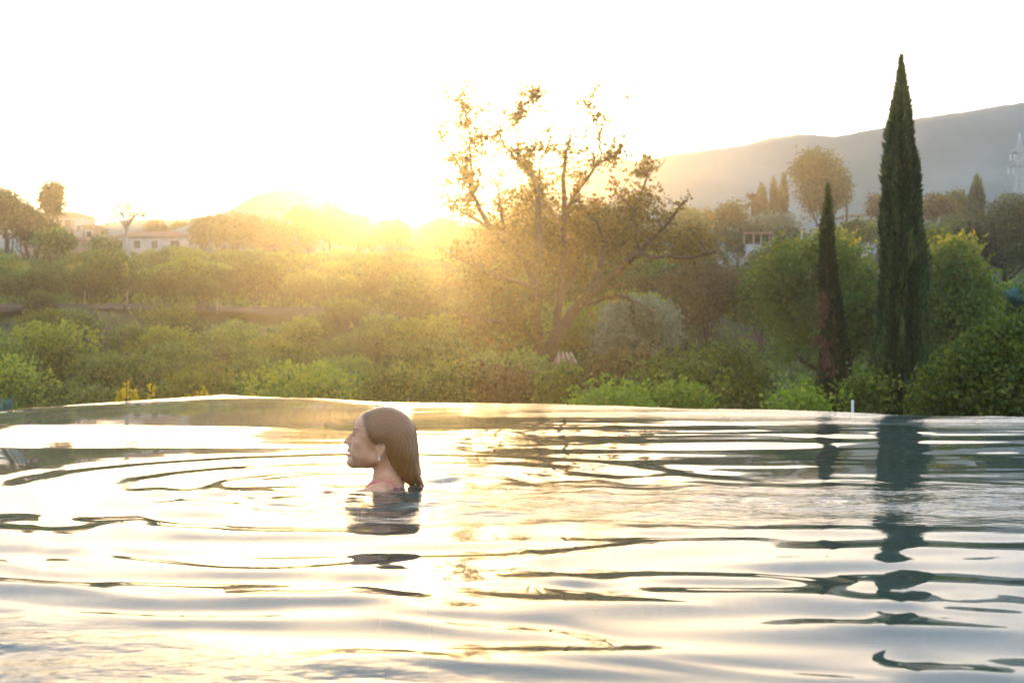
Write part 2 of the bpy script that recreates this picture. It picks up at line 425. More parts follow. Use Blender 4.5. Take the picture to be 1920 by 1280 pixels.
    # wake chop
    wk = sstep(-0.75, -0.35, x) * np.exp(-((y - 4.80 - 0.05 * x) / 0.50) ** 2) * (1 + 0.3 * sstep(0.6, 2.2, x)) + 1.1 * np.exp(-(((x + 0.6) / 0.5) ** 2 + ((y - 5.0) / 0.38) ** 2))
    for k, s_ in enumerate((4.5, 8.0, 15.0)):
        h += wk * 0.085 * (1 / (s_ * 2.2)) * n2(x * 0.7, y * 1.25, s_, 70 + k) * (1.0 if k < 2 else 1.4)
    sp = np.exp(-((y - 7.3) / 0.45) ** 2) * sstep(-0.5, -0.2, x) * (1 - sstep(0.5, 1.0, x)) + 0.5 * sstep(7.6, 8.4, y) * sstep(-0.5, 0.5, x)
    h += sp * (0.0035 * n2(x, y * 1.1, 6.0, 85) + 0.0012 * n2(x, y, 14.0, 86))
    ck = sstep(3.05, 2.65, y + 0.55 * (x + 0.9)) * (1 - sstep(-0.1, 0.5, x))
    h += ck * 0.0055 * n2(x, y, 9.0, 80)
    # water raised along the rim, a slope added to mirror the bright sky
    h += 0.012 * np.exp(-np.maximum(v * 0 + u, 0) / 0.30)
    eu = np.maximum(v + 0.05 * wx, 0)
    h += (0.010 * np.exp(-eu / 0.28)) + 0.010 * np.exp(-eu / 0.4) * sstep(0.8, 3.0, u)
    return h

du = 0.025
us = np.concatenate([np.arange(0, 9.0, du), np.linspace(9.0, LU, 40)]); vs = np.concatenate([np.arange(0, 9.6, du), np.linspace(9.6, LV, 40)])
U, V_ = np.meshgrid(us, vs, indexing='ij')
WX = PC[0] + U * PU[0] + V_ * PV[0]; WY = PC[1] + U * PU[1] + V_ * PV[1]
WH = water_h(WX, WY, U, V_)
WKmask = np.clip(sstep(-0.95, -0.45, WX) * np.exp(-((WY - 4.72 - 0.08 * WX) / 0.5) ** 2), 0, 1)
WKmask = np.maximum(WKmask, 0.9 * sstep(2.95, 2.6, WY + 0.5 * (WX + 0.9)) * (1 - sstep(-0.2, 0.5, WX)))
WKmask = np.maximum(WKmask, 0.55 * sstep(-0.6, 0.3, WX) * sstep(8.2, 9.2, WY + 0.5 * WX - 0.6))
ii = np.arange(U.size).reshape(U.shape)
fc = np.stack([ii[:-1, :-1].ravel(), ii[:-1, 1:].ravel(), ii[1:, 1:].ravel(), ii[1:, :-1].ravel()], 1)
mw = bpy.data.materials.new('pool_water'); mw.use_nodes = True
n, l = mw.node_tree.nodes, mw.node_tree.links
n.remove(n['Principled BSDF'])
g1 = n.new('ShaderNodeBsdfGlossy'); g1.inputs['Roughness'].default_value = 0.018; g1.inputs['Color'].default_value = (1, 1, 1, 1)
tr = n.new('ShaderNodeBsdfTransparent'); tr.inputs['Color'].default_value = (0.5, 0.68, 0.66, 1)
df = n.new('ShaderNodeBsdfDiffuse'); df.inputs['Color'].default_value = (0.05, 0.095, 0.09, 1)
bm = n.new('ShaderNodeMixShader'); bm.inputs['Fac'].default_value = 0.7
l.new(tr.outputs[0], bm.inputs[1]); l.new(df.outputs[0], bm.inputs[2])
fr = n.new('ShaderNodeFresnel'); fr.inputs['IOR'].default_value = 1.333
ms = n.new('ShaderNodeMixShader')
l.new(fr.outputs[0], ms.inputs['Fac']); l.new(bm.outputs[0], ms.inputs[1]); l.new(g1.outputs[0], ms.inputs[2])
l.new(ms.outputs[0], n['Material Output'].inputs['Surface'])
tcw = n.new('ShaderNodeTexCoord'); at = n.new('ShaderNodeAttribute'); at.attribute_name = 'chop'
mpw = n.new('ShaderNodeMapping'); mpw.inputs['Scale'].default_value = (16, 30, 16)
nw = n.new('ShaderNodeTexNoise'); nw.inputs['Scale'].default_value = 1.0; nw.inputs['Detail'].default_value = 3
mpl = n.new('ShaderNodeMapping'); mpl.inputs['Scale'].default_value = (3, 9, 3)
nl = n.new('ShaderNodeTexNoise'); nl.inputs['Scale'].default_value = 1.0; nl.inputs['Detail'].default_value = 2
m1 = n.new('ShaderNodeMath'); m1.operation = 'MULTIPLY'
m2 = n.new('ShaderNodeMath'); m2.operation = 'MULTIPLY_ADD'; m2.inputs[1].default_value = 0.06
bu = n.new('ShaderNodeBump'); bu.inputs['Strength'].default_value = 1.0; bu.inputs['Distance'].default_value = 0.0055
l.new(tcw.outputs['Object'], mpw.inputs['Vector']); l.new(mpw.outputs[0], nw.inputs['Vector'])
l.new(tcw.outputs['Object'], mpl.inputs['Vector']); l.new(mpl.outputs[0], nl.inputs['Vector'])
l.new(nw.outputs['Fac'], m1.inputs[0]); l.new(at.outputs['Fac'], m1.inputs[1])
l.new(nl.outputs['Fac'], m2.inputs[0]); l.new(m1.outputs[0], m2.inputs[2])
l.new(m2.outputs[0], bu.inputs['Height'])
l.new(bu.outputs[0], g1.inputs['Normal']); l.new(bu.outputs[0], fr.inputs['Normal'])
wo = mesh_np('pool_water', np.stack([WX, WY, WH], -1).reshape(-1, 3), fc, mw, smooth=True, attr={'chop': WKmask.ravel()})
tag(wo, kind='structure')

def quad_solid(u0, u1, v0, v1, z0, z1):
    P = [uv(u0, v0), uv(u1, v0), uv(u1, v1), uv(u0, v1)]
    V = [(p[0], p[1], z0) for p in P] + [(p[0], p[1], z1) for p in P]
    return MB().poly(V, [(0,3,2,1),(4,5,6,7),(0,1,5,4),(1,2,6,5),(2,3,7,6),(3,0,4,7)])
tag(quad_solid(-0.02, LU, -0.02, LV, -1.65, -1.45).build('pool_floor', M['pool']), kind='structure')
# infinity rim: low walls whose tops the water runs over, sides, and a weir step beyond
pw = empty('pool_wall', (0, 0, 0)); tag(pw, kind='structure')
quad_solid(-0.30, LU + 0.3, -0.30, -0.004, -2.9, -0.035).build('rim', M['concrete'], pw)
quad_solid(-0.30, -0.004, -0.002, LV + 0.3, -2.9, -0.036).build('rim', M['concrete'], pw)
quad_solid(LU + 0.002, LU + 0.3, 0.0, LV + 0.3, -2.9, 0.02).build('side_wall', M['concrete'], pw)
quad_solid(0.0, LU, LV + 0.002, LV + 0.3, -2.9, 0.02).build('side_wall', M['concrete'], pw)

# ------------------------------------------------------------------ vegetation makers
def leaves(centers, dirs, L, Wd, up=0.0, jitter=0.35):
    """one folded quad leaf per centre; dirs = leaf axis"""
    N = len(centers)
    d = dirs / np.maximum(np.linalg.norm(dirs, axis=1, keepdims=True), 1e-6)
    a = rng.normal(size=(N, 3)); a -= d * np.sum(a * d, 1, keepdims=True); a /= np.linalg.norm(a, axis=1, keepdims=True)
    l_ = (L * (1 + jitter * rng.uniform(-1, 1, N)))[:, None]; w_ = (Wd * (1 + jitter * rng.uniform(-1, 1, N)))[:, None]
    b = np.cross(d, a)
    p0 = centers - d * l_ * 0.5; p2 = centers + d * l_ * 0.5 - b * l_ * 0.12
    p1 = centers + a * w_ * 0.5 + b * w_ * 0.15; p3 = centers - a * w_ * 0.5 + b * w_ * 0.15
    V = np.stack([p0, p1, p2, p3], 1).reshape(-1, 3)
    Fc = np.arange(N * 4).reshape(N, 4)
    return V, Fc

def crown_points(lobes, nclump, per, spread, fill=0.35, down=0.15, seed=0):
    """leaf clumps spread over the skin and inside of ellipsoid lobes; returns points, outward dirs and a 0..1 height/outside value"""
    lobes = np.array(lobes, float)
    vol = (lobes[:, 3] * lobes[:, 4] * lobes[:, 5]) ** (2 / 3)
    pick = rng.choice(len(lobes), nclump, p=vol / vol.sum())
    d = rng.normal(size=(nclump, 3)); d /= np.linalg.norm(d, axis=1, keepdims=True)
    d[:, 2] = np.where((d[:, 2] < -0.3) & (rng.uniform(size=nclump) > down), -d[:, 2], d[:, 2])
    r = 1 - fill * rng.uniform(0, 1, nclump) ** 1.5
    r *= 1 + 0.16 * vnoise(d * 2.3 + pick[:, None] * 3.1, seed)
    c = lobes[pick, :3] + d * r[:, None] * lobes[pick, 3:]
    rep = np.repeat(np.arange(nclump), per)
    tw = rng.uniform(0, 1, nclump)
    P = c[rep] + rng.normal(size=(len(rep), 3)) * spread * np.array([1, 1, 0.75])
    D = d[rep] * 0.8 + rng.normal(size=(len(rep), 3)) * 0.8 + np.array([0, 0, -0.15])
    t = 0.55 * tw[rep] + 0.45 * rng.uniform(0, 1, len(rep))
    return P, D, t

def tube(pts, radii, nseg=7, sub=3, wob=0.0):
    P = np.array(pts, float); Rr = np.array(radii, float)
    n_ = len(P)
    out = []; rad = []
    for i in range(n_ - 1):
        p0 = P[max(i - 1, 0)]; p1 = P[i]; p2 = P[i + 1]; p3 = P[min(i + 2, n_ - 1)]
        for k in range(sub):
            t = k / sub
            q = 0.5 * ((2 * p1) + (-p0 + p2) * t + (2 * p0 - 5 * p1 + 4 * p2 - p3) * t * t + (-p0 + 3 * p1 - 3 * p2 + p3) * t ** 3)
            out.append(q + rng.normal(size=3) * wob * (1 if 0 < len(out) else 0)); rad.append(Rr[i] * (1 - t) + Rr[i + 1] * t)
    out.append(P[-1]); rad.append(Rr[-1])
    out = np.array(out); rad = np.array(rad)
    T = np.gradient(out, axis=0); T /= np.maximum(np.linalg.norm(T, axis=1, keepdims=True), 1e-9)
    ref = np.array([0.3, 0.9, 0.1]); A = np.cross(T, ref); A /= np.maximum(np.linalg.norm(A, axis=1, keepdims=True), 1e-9); B = np.cross(T, A)
    th_ = np.linspace(0, 2 * math.pi, nseg, endpoint=False)
    V = out[:, None] + (A[:, None] * np.cos(th_)[None, :, None] + B[:, None] * np.sin(th_)[None, :, None]) * rad[:, None, None]
    m_ = len(out); ii = np.arange(m_ * nseg).reshape(m_, nseg); jj = np.roll(ii, -1, 1)
    Fc = np.stack([ii[:-1].ravel(), jj[:-1].ravel(), jj[1:].ravel(), ii[1:].ravel()], 1)
    return V.reshape(-1, 3), Fc, out

def join(parts):
    Vs, Fs, b = [], [], 0
    for V, Fc in parts:
        Vs.append(V); Fs.append(Fc + b); b += len(V)
    return np.concatenate(Vs), np.concatenate(Fs)

def limbs(height, spread, nl, r, base=0.0):
    parts = []
    V, Fc, c = tube([(0, 0, -0.3), (rng.normal() * .04 * height, rng.normal() * .03 * height, height * 0.3), (rng.normal() * .05 * height, rng.normal() * .05 * height, height * 0.62)], [r * 1.2, r * 0.85, r * 0.4])
    parts.append((V, Fc))
    for k in range(nl):
        a = k * 2.4 + rng.uniform(0, 1); s = c[rng.integers(len(c) // 3, len(c))]
        e = np.array([math.cos(a) * spread * 0.85, math.sin(a) * spread * 0.85, height * rng.uniform(0.6, 0.92)])
        mid = s * 0.5 + e * 0.5 + np.array([0, 0, -0.05 * height]) + rng.normal(size=3) * 0.05 * height
        V, Fc, _ = tube([s, mid, e], [r * 0.42, r * 0.26, r * 0.07], 5)
        parts.append((V, Fc))
    return join(parts)

def auto_lobes(w, h0, h1, nl, seed, squash=1.0):
    """a crown between heights h0 and h1, half-width w"""
    r_ = np.random.default_rng(seed); L = []
    hh = (h1 - h0)
    L.append((0, 0, h0 + hh * 0.48, w * 0.72, w * 0.72, hh * 0.46))
    for k in range(nl):
        a = r_.uniform(0, 2 * math.pi); q = r_.uniform(0.3, 0.68); f = r_.uniform(0.28, 0.46)
        zz = h0 + hh * r_.uniform(0.22, 0.82)
        q *= 1 - 0.45 * max(0, (zz - h0) / hh - 0.45)
        zr = min(f * w * squash, hh * 0.3, h1 - zz + 0.02 * hh)
        L.append((math.cos(a) * q * w, math.sin(a) * q * w, zz, f * w, f * w, max(zr, 0.12 * hh)))
    return L

def copy_tree(o):
    c = o.copy(); COL.objects.link(c)
    for ch in o.children:
        d = ch.copy(); COL.objects.link(d); d.parent = c
    return c

def make_tree(name, base, w, h0, h1, mat, nclump, per, leaf, spread=None, nl=7, seed=1, trunk_r=None, bark='bark', fill=0.35, lobes=None, squash=1.0, tint=None, limb_n=6):
    root = empty(name, base)
    lobes = lobes or auto_lobes(w, h0, h1, nl, seed, squash)
    P, D, t = crown_points(lobes, nclump, per, spread if spread else leaf * 1.9, fill, seed=seed)
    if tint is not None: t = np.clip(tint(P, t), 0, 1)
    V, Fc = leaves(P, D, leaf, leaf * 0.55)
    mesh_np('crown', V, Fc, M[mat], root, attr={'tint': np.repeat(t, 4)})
    tr_ = trunk_r or max(0.03, h1 * 0.03)
    V, Fc = limbs(h1 * 0.9, w * 0.8, limb_n, tr_)
    mesh_np('trunk', V, Fc, M[bark], root, smooth=True)
    return root

def tree_px(name, label, cat, px, ytop, ybot, wpx, D, mat, leaf, nclump=500, per=9, group=None, seed=None, **kw):
    """a tree standing at depth D whose crown spans the given rows and width"""
    s = D / F
    x = (px - 960) * s; zt = CAM_H + (HOR - ytop) * s; zb = CAM_H + (HOR - ybot) * s
    base = gz(x, D)
    h1 = zt - base; h0 = max(zb - base, 0.0)
    if h1 < 0.5: h1 = 0.5
    if h0 > h1 * 0.8: h0 = h1 * 0.5
    t = make_tree(name, (x, D, base), wpx * s / 2, h0, h1, mat, nclump, per, leaf, seed=seed or int(px * 7 + ytop), **kw)
    return tag(t, label, cat, group)

# ---- citrus orchard on the slope, left and centre
protos = []
for k in range(7):
    w = 1.5 + 0.12 * k; h = 2.5 + 0.12 * (k % 4)
    lob = auto_lobes(w, 0.25, h, 14, 100 + k, 1.1)
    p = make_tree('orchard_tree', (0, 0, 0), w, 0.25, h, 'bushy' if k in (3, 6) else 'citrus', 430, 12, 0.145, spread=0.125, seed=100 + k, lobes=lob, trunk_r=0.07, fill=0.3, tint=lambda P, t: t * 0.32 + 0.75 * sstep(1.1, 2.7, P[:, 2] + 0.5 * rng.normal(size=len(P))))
    # upright young shoots on top
    protos.append(p)
spots = []
row = 0; D = 31.0
while D < 150:
    step = 3.3 + D * 0.010
    x0 = -0.395 * D; x1 = (0.02 if D < 60 else 0.12) * D
    x = x0 + (row % 2) * 1.6
    while x < x1:
        px = x + rng.normal() * 0.45; py = D + rng.normal() * 0.45
        if (not (75.5 < py < 86 and px < -3) or rng.uniform() > 0.45) and rng.uniform() > 0.05:
            spots.append((px, py))
        x += 3.3 + D * 0.012
    D += step; row += 1
print('orchard', len(spots))
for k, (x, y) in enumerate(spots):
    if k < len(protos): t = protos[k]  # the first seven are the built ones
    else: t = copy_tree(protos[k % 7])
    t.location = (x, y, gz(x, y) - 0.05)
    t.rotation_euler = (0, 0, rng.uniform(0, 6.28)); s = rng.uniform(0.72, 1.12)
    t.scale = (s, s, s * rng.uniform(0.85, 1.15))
    fx = x / y
    side = 'at the left edge' if fx < -0.26 else ('left of the swimmer' if fx < -0.12 else 'in the glow under the sun')
    band = ('just beyond the pool rim' if y < 42 else 'in the middle rows below the terrace' if y < 60 else 'in the last rows below the terrace') if y < 80 else ('in the first rows above the terrace' if y < 112 else 'in the topmost rows under the skyline')
    tag(t, 'citrus tree %s, %s' % (band, side), 'orchard tree', 'citrus trees %s, %s' % (band, side))

# weeds and low growth between the rows
N = 60000
gd = np.sqrt(rng.uniform(20 ** 2, 150 ** 2, N)); ga = rng.uniform(-0.41, 0.41, N)
gx = gd * np.tan(ga); gy = gd
P = np.stack([gx, gy, ground_z(gx, gy) + rng.uniform(0, 0.35, N)], 1)
keep = ~((gy > 77) & (gy < 85) & (gx < -9) & (gx > -31))
P = P[keep]
V, Fc = leaves(P, np.stack([rng.normal(size=len(P)) * .5, rng.normal(size=len(P)) * .5, np.ones(len(P))], 1), 0.45, 0.16)
tag(mesh_np('grass', V, Fc, M['citrus'], attr={'tint': np.repeat(rng.uniform(0, 1, len(P)), 4)}), 'low green weeds growing between the trees on the slope', 'grass', kind='stuff')

# ---- the big half-bare tree in the middle
DT = 50.0
bt = empty('walnut_tree', (pos(1010, 760, DT).x, DT, gz(pos(1010, 760, DT).x, DT)))
tag(bt, 'large spreading half bare tree with golden leaves and open crooked branches, right of the sun', 'tree')
org = np.array(bt.location)
def P3(px, py, dy=0.0):
    D_ = DT + dy * 1.56; return np.array(pos(px, py, D_)) - org
trunkpts = [np.array([0, 0, -0.3]), P3(1012, 800), P3(1015, 745), P3(1018, 690), P3(1040, 640, -.2)]
V, Fc, _ = tube(trunkpts, [0.42, 0.36, 0.31, 0.3, 0.27], 10, 4)
mesh_np('trunk', V, Fc, M['bark'], bt, smooth=True)
LIMB = [
 ([(1035,650,-.1),(1065,600,-.2),(1094,564,-.4),(1151,514,-.8),(1198,471,-1.2),(1241,431,-1.5),(1284,377,-1.8)], .17, .025, 1),
 ([(1198,471,-1.2),(1223,483,-1.5),(1259,481,-1.9),(1302,483,-2.2),(1345,471,-2.5)], .06, .02, .5),
 ([(1094,564,-.4),(1119,521,-.1),(1133,463,.3),(1151,431,.6),(1173,411,.8),(1223,413,1.1),(1248,408,1.3)], .10, .02, 1),
 ([(1173,411,.8),(1200,370,.9),(1216,322,1.1),(1237,312,1.2)], .04, .012, 1.6),
 ([(1094,566,-.4),(1108,568,-.7),(1151,555,-1.2),(1187,564,-1.6),(1230,586,-2.0)], .07, .02, .6),
 ([(1018,690,0),(1008,620,.2),(1003,540,.3),(985,490,.4),(950,455,.2),(918,431,0)], .15, .07, .6),
 ([(1003,540,.3),(1010,450,.2),(1009,400,.1),(1007,363,0),(1004,341,0),(972,302,-.3),(950,280,-.5),(930,240,-.5)], .12, .012, 1.6),
 ([(1040,640,0),(1050,560,.5),(1058,438,.8),(1058,312,1.0),(1065,273,1.1),(1085,223,1.2)], .11, .01, .7),
 ([(1058,400,.8),(1076,370,.5),(1119,309,.1),(1151,295,0),(1173,273,-.2)], .055, .012, 1.2),
 ([(1119,309,.1),(1126,298,0),(1126,248,0),(1158,226,.1),(1176,185,.2)], .03, .007, .8),
 ([(1126,270,0),(1120,235,.1),(1108,205,.1),(1098,195,0)], .02, .006, 1.6),
 ([(1009,390,.1),(1015,356,.2),(1011,312,.5),(1033,259,.8),(1050,235,.9)], .04, .01, 1.5),
 ([(972,302,-.3),(968,250,-.2),(968,230,-.2),(990,190,0),(1015,183,.1)], .03, .007, 1.8),
 ([(918,431,0),(905,400,-.1),(889,370,-.2),(864,316,-.5),(835,266,-.9),(812,235,-1.1)], .07, .01, 1.2),
 ([(889,370,-.2),(878,352,-.4),(839,341,-.8),(795,336,-1.2)], .03, .008, 1.0),
 ([(889,370,-.2),(882,295,.1),(875,219,.4),(855,183,.5)], .04, .006, 1.8),
 ([(918,431,0),(875,402,.5),(846,388,.9),(803,388,1.3)], .055, .012, .8),
 ([(893,360,-.1),(896,341,-.1),(903,284,-.2),(905,262,-.2)], .03, .008, 1.5),
 ([(950,455,.2),(940,400,.5),(935,350,.8),(950,318,1.0)], .05, .012, .9),
 ([(1133,463,.3),(1120,420,.0),(1090,385,-.3),(1085,350,-.4)], .05, .012, 1.2),
 ([(1198,471,-1.2),(1190,420,-1.5),(1180,385,-1.6),(1150,360,-1.7)], .04, .01, 1.2),
 ([(1003,540,.3),(940,520,-.6),(890,500,-1.3),(850,480,-1.8)], .07, .015, 1),
 ([(1018,650,0),(960,610,-1.),(900,600,-2.),(860,590,-2.6)], .07, .015, .9),
 ([(1050,560,.5),(1080,500,1.5),(1100,450,2.3),(1130,400,2.7)], .07, .015, 1),
]
leafP = []; leafT = []
for pts, r0, r1, leafy in LIMB:
    pp = [P3(*q) for q in pts]
    V, Fc, c = tube(pp, np.linspace(r0 * 1.5, r1 * 1.4, len(pp)), 7, 4, 0.02)
    tw = [(V, Fc)]
    L_ = np.linalg.norm(pp[-1] - pp[0])
    nt_ = int(4 + L_ * 4.5)
    for k in range(nt_):
        f = rng.uniform(0.3, 1.0); i = min(int(f * (len(c) - 1)), len(c) - 1)
        d = rng.normal(size=3) * np.array([1, .9, .6]) + np.array([0, 0, 0.55]); d /= np.linalg.norm(d)
        ln = rng.uniform(0.28, 0.98)
        e = c[i] + d * ln; m_ = c[i] + d * ln * .5 + rng.normal(size=3) * .08
        V, Fc, tc_ = tube([c[i], m_, e], [0.018, 0.012, 0.006], 4, 2)
        tw.append((V, Fc))
        if rng.uniform() < 0.62 * min(leafy, 1.2):
            m2_ = int(rng.uniform(10, 36) * leafy)
            q = tc_[rng.integers(1, len(tc_), m2_)] + rng.normal(size=(m2_, 3)) * 0.13
            leafP.append(q); leafT.append(np.full(m2_, rng.uniform(0, 1)))
    V, Fc = join(tw)
    mesh_np('limb', V, Fc, M['bark'], bt, smooth=True)
P = np.concatenate(leafP); T = np.concatenate(leafT) * 0.6 + rng.uniform(0, .4, len(P))
V, Fc = leaves(P, rng.normal(size=P.shape) + np.array([0, 0, -.4]), 0.15, 0.095)
mesh_np('leaves', V, Fc, M['autumn'], bt, attr={'tint': np.repeat(T, 4)})
# the fuller lower crown
lob = []
for (cx, cyy, rx, ry, dy, ry2) in ((960,500,70,60,.5,1.2),(1010,440,75,55,1.0,1.2),(1085,430,80,50,1.2,1.2),(1170,460,70,45,.5,1.1),(1235,450,55,35,-.8,.9),(1290,460,45,25,-1.8,.8),(905,540,48,40,-.8,1.0),
                              (960,610,80,70,-.8,1.2),(1060,500,80,70,1.4,1.2),(1150,420,60,40,1.6,1.0),(1000,380,70,45,1.5,1.0),(930,450,50,40,.4,1.0),(1190,390,45,35,1.0,.8),(880,600,35,30,-1.8,.8),(940,690,70,60,-.9,1.)):
    c = P3(cx, cyy, dy); s = DT / F
    lob.append((c[0], c[1], c[2], rx * s, ry2 * 1.5, ry * s))
P, D_, t = crown_points(lob, 1500, 11, 0.26, 0.9, 0.6, 5)
V, Fc = leaves(P, D_, 0.145, 0.09)
mesh_np('crown', V, Fc, M['autumn'], bt, attr={'tint': np.repeat(t * .75, 4)})

# ---- cypresses
def cypress(name, label, px, D, prof, n, seed, lean=None, spray=0.15, mat='cypress', wmul=1.0, depth=1.0):
    """prof: (row, half-width in px, centre shift px) down the silhouette"""
    s = D / F; x0 = (px - 960) * s; base = gz(x0, D)
    root = empty(name, (x0, D, base))
    rows = np.array([CAM_H + (HOR - p[0]) * s - base for p in prof])[::-1]
    hw = np.array([p[1] * s for p in prof])[::-1]; sh = np.array([p[2] * s for p in prof])[::-1]
    H = rows[-1]
    zz = rng.uniform(0, 1, n * 3) * H
    w_ = np.interp(zz, rows, hw)
    keep = rng.uniform(0, 1, n * 3) < (w_ / hw.max()) * 0.9 + 0.03
    zz = zz[keep][:n]; w_ = w_[keep][:n]
    a = rng.uniform(0, 2 * math.pi, len(zz))
    # upright plumes: radius swells and pinches with angle and height
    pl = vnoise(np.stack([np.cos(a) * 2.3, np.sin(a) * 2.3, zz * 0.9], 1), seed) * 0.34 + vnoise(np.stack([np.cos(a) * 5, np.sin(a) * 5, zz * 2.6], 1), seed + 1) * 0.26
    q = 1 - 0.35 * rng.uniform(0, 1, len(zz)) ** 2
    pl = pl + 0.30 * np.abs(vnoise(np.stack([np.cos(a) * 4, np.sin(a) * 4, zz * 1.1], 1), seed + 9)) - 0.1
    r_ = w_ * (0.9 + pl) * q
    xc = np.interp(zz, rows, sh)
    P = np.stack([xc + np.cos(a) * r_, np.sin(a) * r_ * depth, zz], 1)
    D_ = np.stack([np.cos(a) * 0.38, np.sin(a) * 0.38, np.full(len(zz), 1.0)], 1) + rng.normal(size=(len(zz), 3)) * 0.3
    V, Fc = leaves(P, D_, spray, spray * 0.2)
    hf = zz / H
    t = np.clip(0.30 + pl * 1.4 + rng.uniform(-.25, .3, len(zz)) + 0.75 * sstep(0.82, 0.97, hf), 0, 1)  # top leaves tinted lighter: sunlight through the tip put into the colour
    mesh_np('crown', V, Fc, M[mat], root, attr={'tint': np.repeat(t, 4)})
    tp = [(np.interp(h, rows, sh), 0, h) for h in np.linspace(-0.3, H * 0.93, 8)]
    V, Fc, _ = tube(tp, np.linspace(max(.03, H * .016), .008, 8), 8, 3)
    mesh_np('trunk', V, Fc, M['bark'], root, smooth=True)
    tag(root, label, 'cypress')
    return root, base, rows, hw

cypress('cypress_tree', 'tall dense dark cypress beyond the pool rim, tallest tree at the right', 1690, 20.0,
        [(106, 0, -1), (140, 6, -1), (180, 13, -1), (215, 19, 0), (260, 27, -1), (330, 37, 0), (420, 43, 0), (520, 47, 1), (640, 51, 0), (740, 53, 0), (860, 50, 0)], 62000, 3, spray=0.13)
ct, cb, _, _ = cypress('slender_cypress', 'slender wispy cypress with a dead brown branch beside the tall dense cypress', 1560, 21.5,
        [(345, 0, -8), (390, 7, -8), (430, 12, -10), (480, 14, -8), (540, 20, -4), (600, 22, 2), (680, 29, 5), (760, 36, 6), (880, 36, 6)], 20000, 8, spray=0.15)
s = 21.5 / F
lobd = []
for (cx, cyy, rx, ry) in ((1533, 600, 9, 34), (1545, 660, 13, 30), (1527, 640, 12, 14), (1548, 690, 10, 22), (1540, 570, 6, 24)):
    lobd.append(((cx - 1560) * s, -0.22, CAM_H + (HOR - cyy) * s - cb, rx * s, 0.08, ry * s))
P, D_, t = crown_points(lobd, 70, 8, 0.045, 0.9, 0.9, 2)
V, Fc = leaves(P, D_ * .4 + np.array([0, 0, .8]), 0.10, 0.018)
o = mesh_np('dead_branch', V, Fc, M['dead'], ct, attr={'tint': np.repeat(t, 4)}); o['label'] = 'dead brown branch'; o['kind'] = 'stuff'

# ---- broadleaf trees and bushes on the right
def yel(P, t):
    z = P[:, 2]; h = (z - z.min()) / (z.max() - z.min())
    patch = vnoise(P * 0.9, 77)
    return t * 0.55 + sstep(0.62, 1.0, h + 0.25 * patch) * rng.uniform(0, 1, len(t)) * 0.9
tree_px('mulberry_tree', 'broad green tree turning yellow at the top behind the slender cypress', 'tree', 1545, 425, 740, 330, 48, 'mulberry', 0.17, 2300, 16, spread=0.21, tint=yel, nl=16, fill=0.4)
tree_px('mulberry_tree', 'green tree with yellow upper leaves directly right of the tall cypress', 'tree', 1765, 440, 740, 270, 46, 'mulberry', 0.17, 1700, 16, spread=0.21, tint=yel, nl=13, fill=0.4)
tree_px('citrus_bush', 'rounded leafy green bush at the right edge just beyond the pool rim', 'bush', 1868, 605, 840, 290, 17.5, 'bushy', 0.078, 2000, 10, spread=0.1, nl=12)
tree_px('bush', 'bright yellow green bush at the foot of the slender cypress', 'bush', 1497, 735, 830, 80, 19, 'fresh', 0.08, 220, 8, nl=5)
tree_px('bush', 'small pale green bush between the two cypresses above the white post', 'bush', 1625, 700, 800, 60, 19.5, 'bushy', 0.08, 180, 8, nl=5)
tree_px('bush', 'low green bush mass at the foot of the broad yellowing tree', 'bush', 1370, 655, 810, 200, 30, 'bushy', 0.11, 900, 9, nl=9)
tree_px('bush', 'wide leafy bush hugging the rim below the grey green olive', 'bush', 1265, 690, 800, 190, 23, 'bushy', 0.10, 900, 9, nl=9)
tree_px('bush', 'brownish rounded bush with a pointed tip right of the big tree trunk', 'bush', 1180, 655, 790, 150, 26, 'brown_leaf', 0.10, 700, 9, nl=9)
tree_px('bush', 'low bush with fresh light green shoots along the pool rim below the olive', 'bush', 1150, 735, 810, 170, 19, 'fresh', 0.085, 520, 8, nl=8)
tree_px('bush', 'low bush with fresh light green shoots along the pool rim, nearest the broad tree', 'bush', 1270, 730, 810, 110, 19.5, 'fresh', 0.085, 420, 8, nl=6)
tree_px('bush', 'shaded bush between the big tree trunk and the small slatted roof', 'bush', 1065, 700, 800, 110, 27, 'bushy', 0.10, 500, 9, nl=7)
tree_px('bush', 'shaded bush left of the big tree trunk', 'bush', 955, 700, 800, 150, 28, 'brown_leaf', 0.10, 600, 9, nl=7)
tree_px('bush', 'dull green bush beside the rim behind the swimmer', 'bush', 850, 690, 800, 150, 28, 'bushy', 0.10, 600, 9, nl=7)
tree_px('bush', 'dull green bush beside the rim directly above the glint on the head of the swimmer', 'bush', 745, 705, 800, 130, 27, 'bushy', 0.10, 500, 9, nl=7)
tree_px('olive_tree', 'grey green olive tree in the middle distance right of the big tree', 'tree', 1195, 570, 690, 190, 60, 'olive', 0.18, 1500, 9, spread=0.32, nl=11)
tree_px('tree', 'light green tree seen under the low limb of the big tree', 'tree', 1090, 585, 680, 100, 62, 'fresh', 0.2, 400, 8, nl=7)

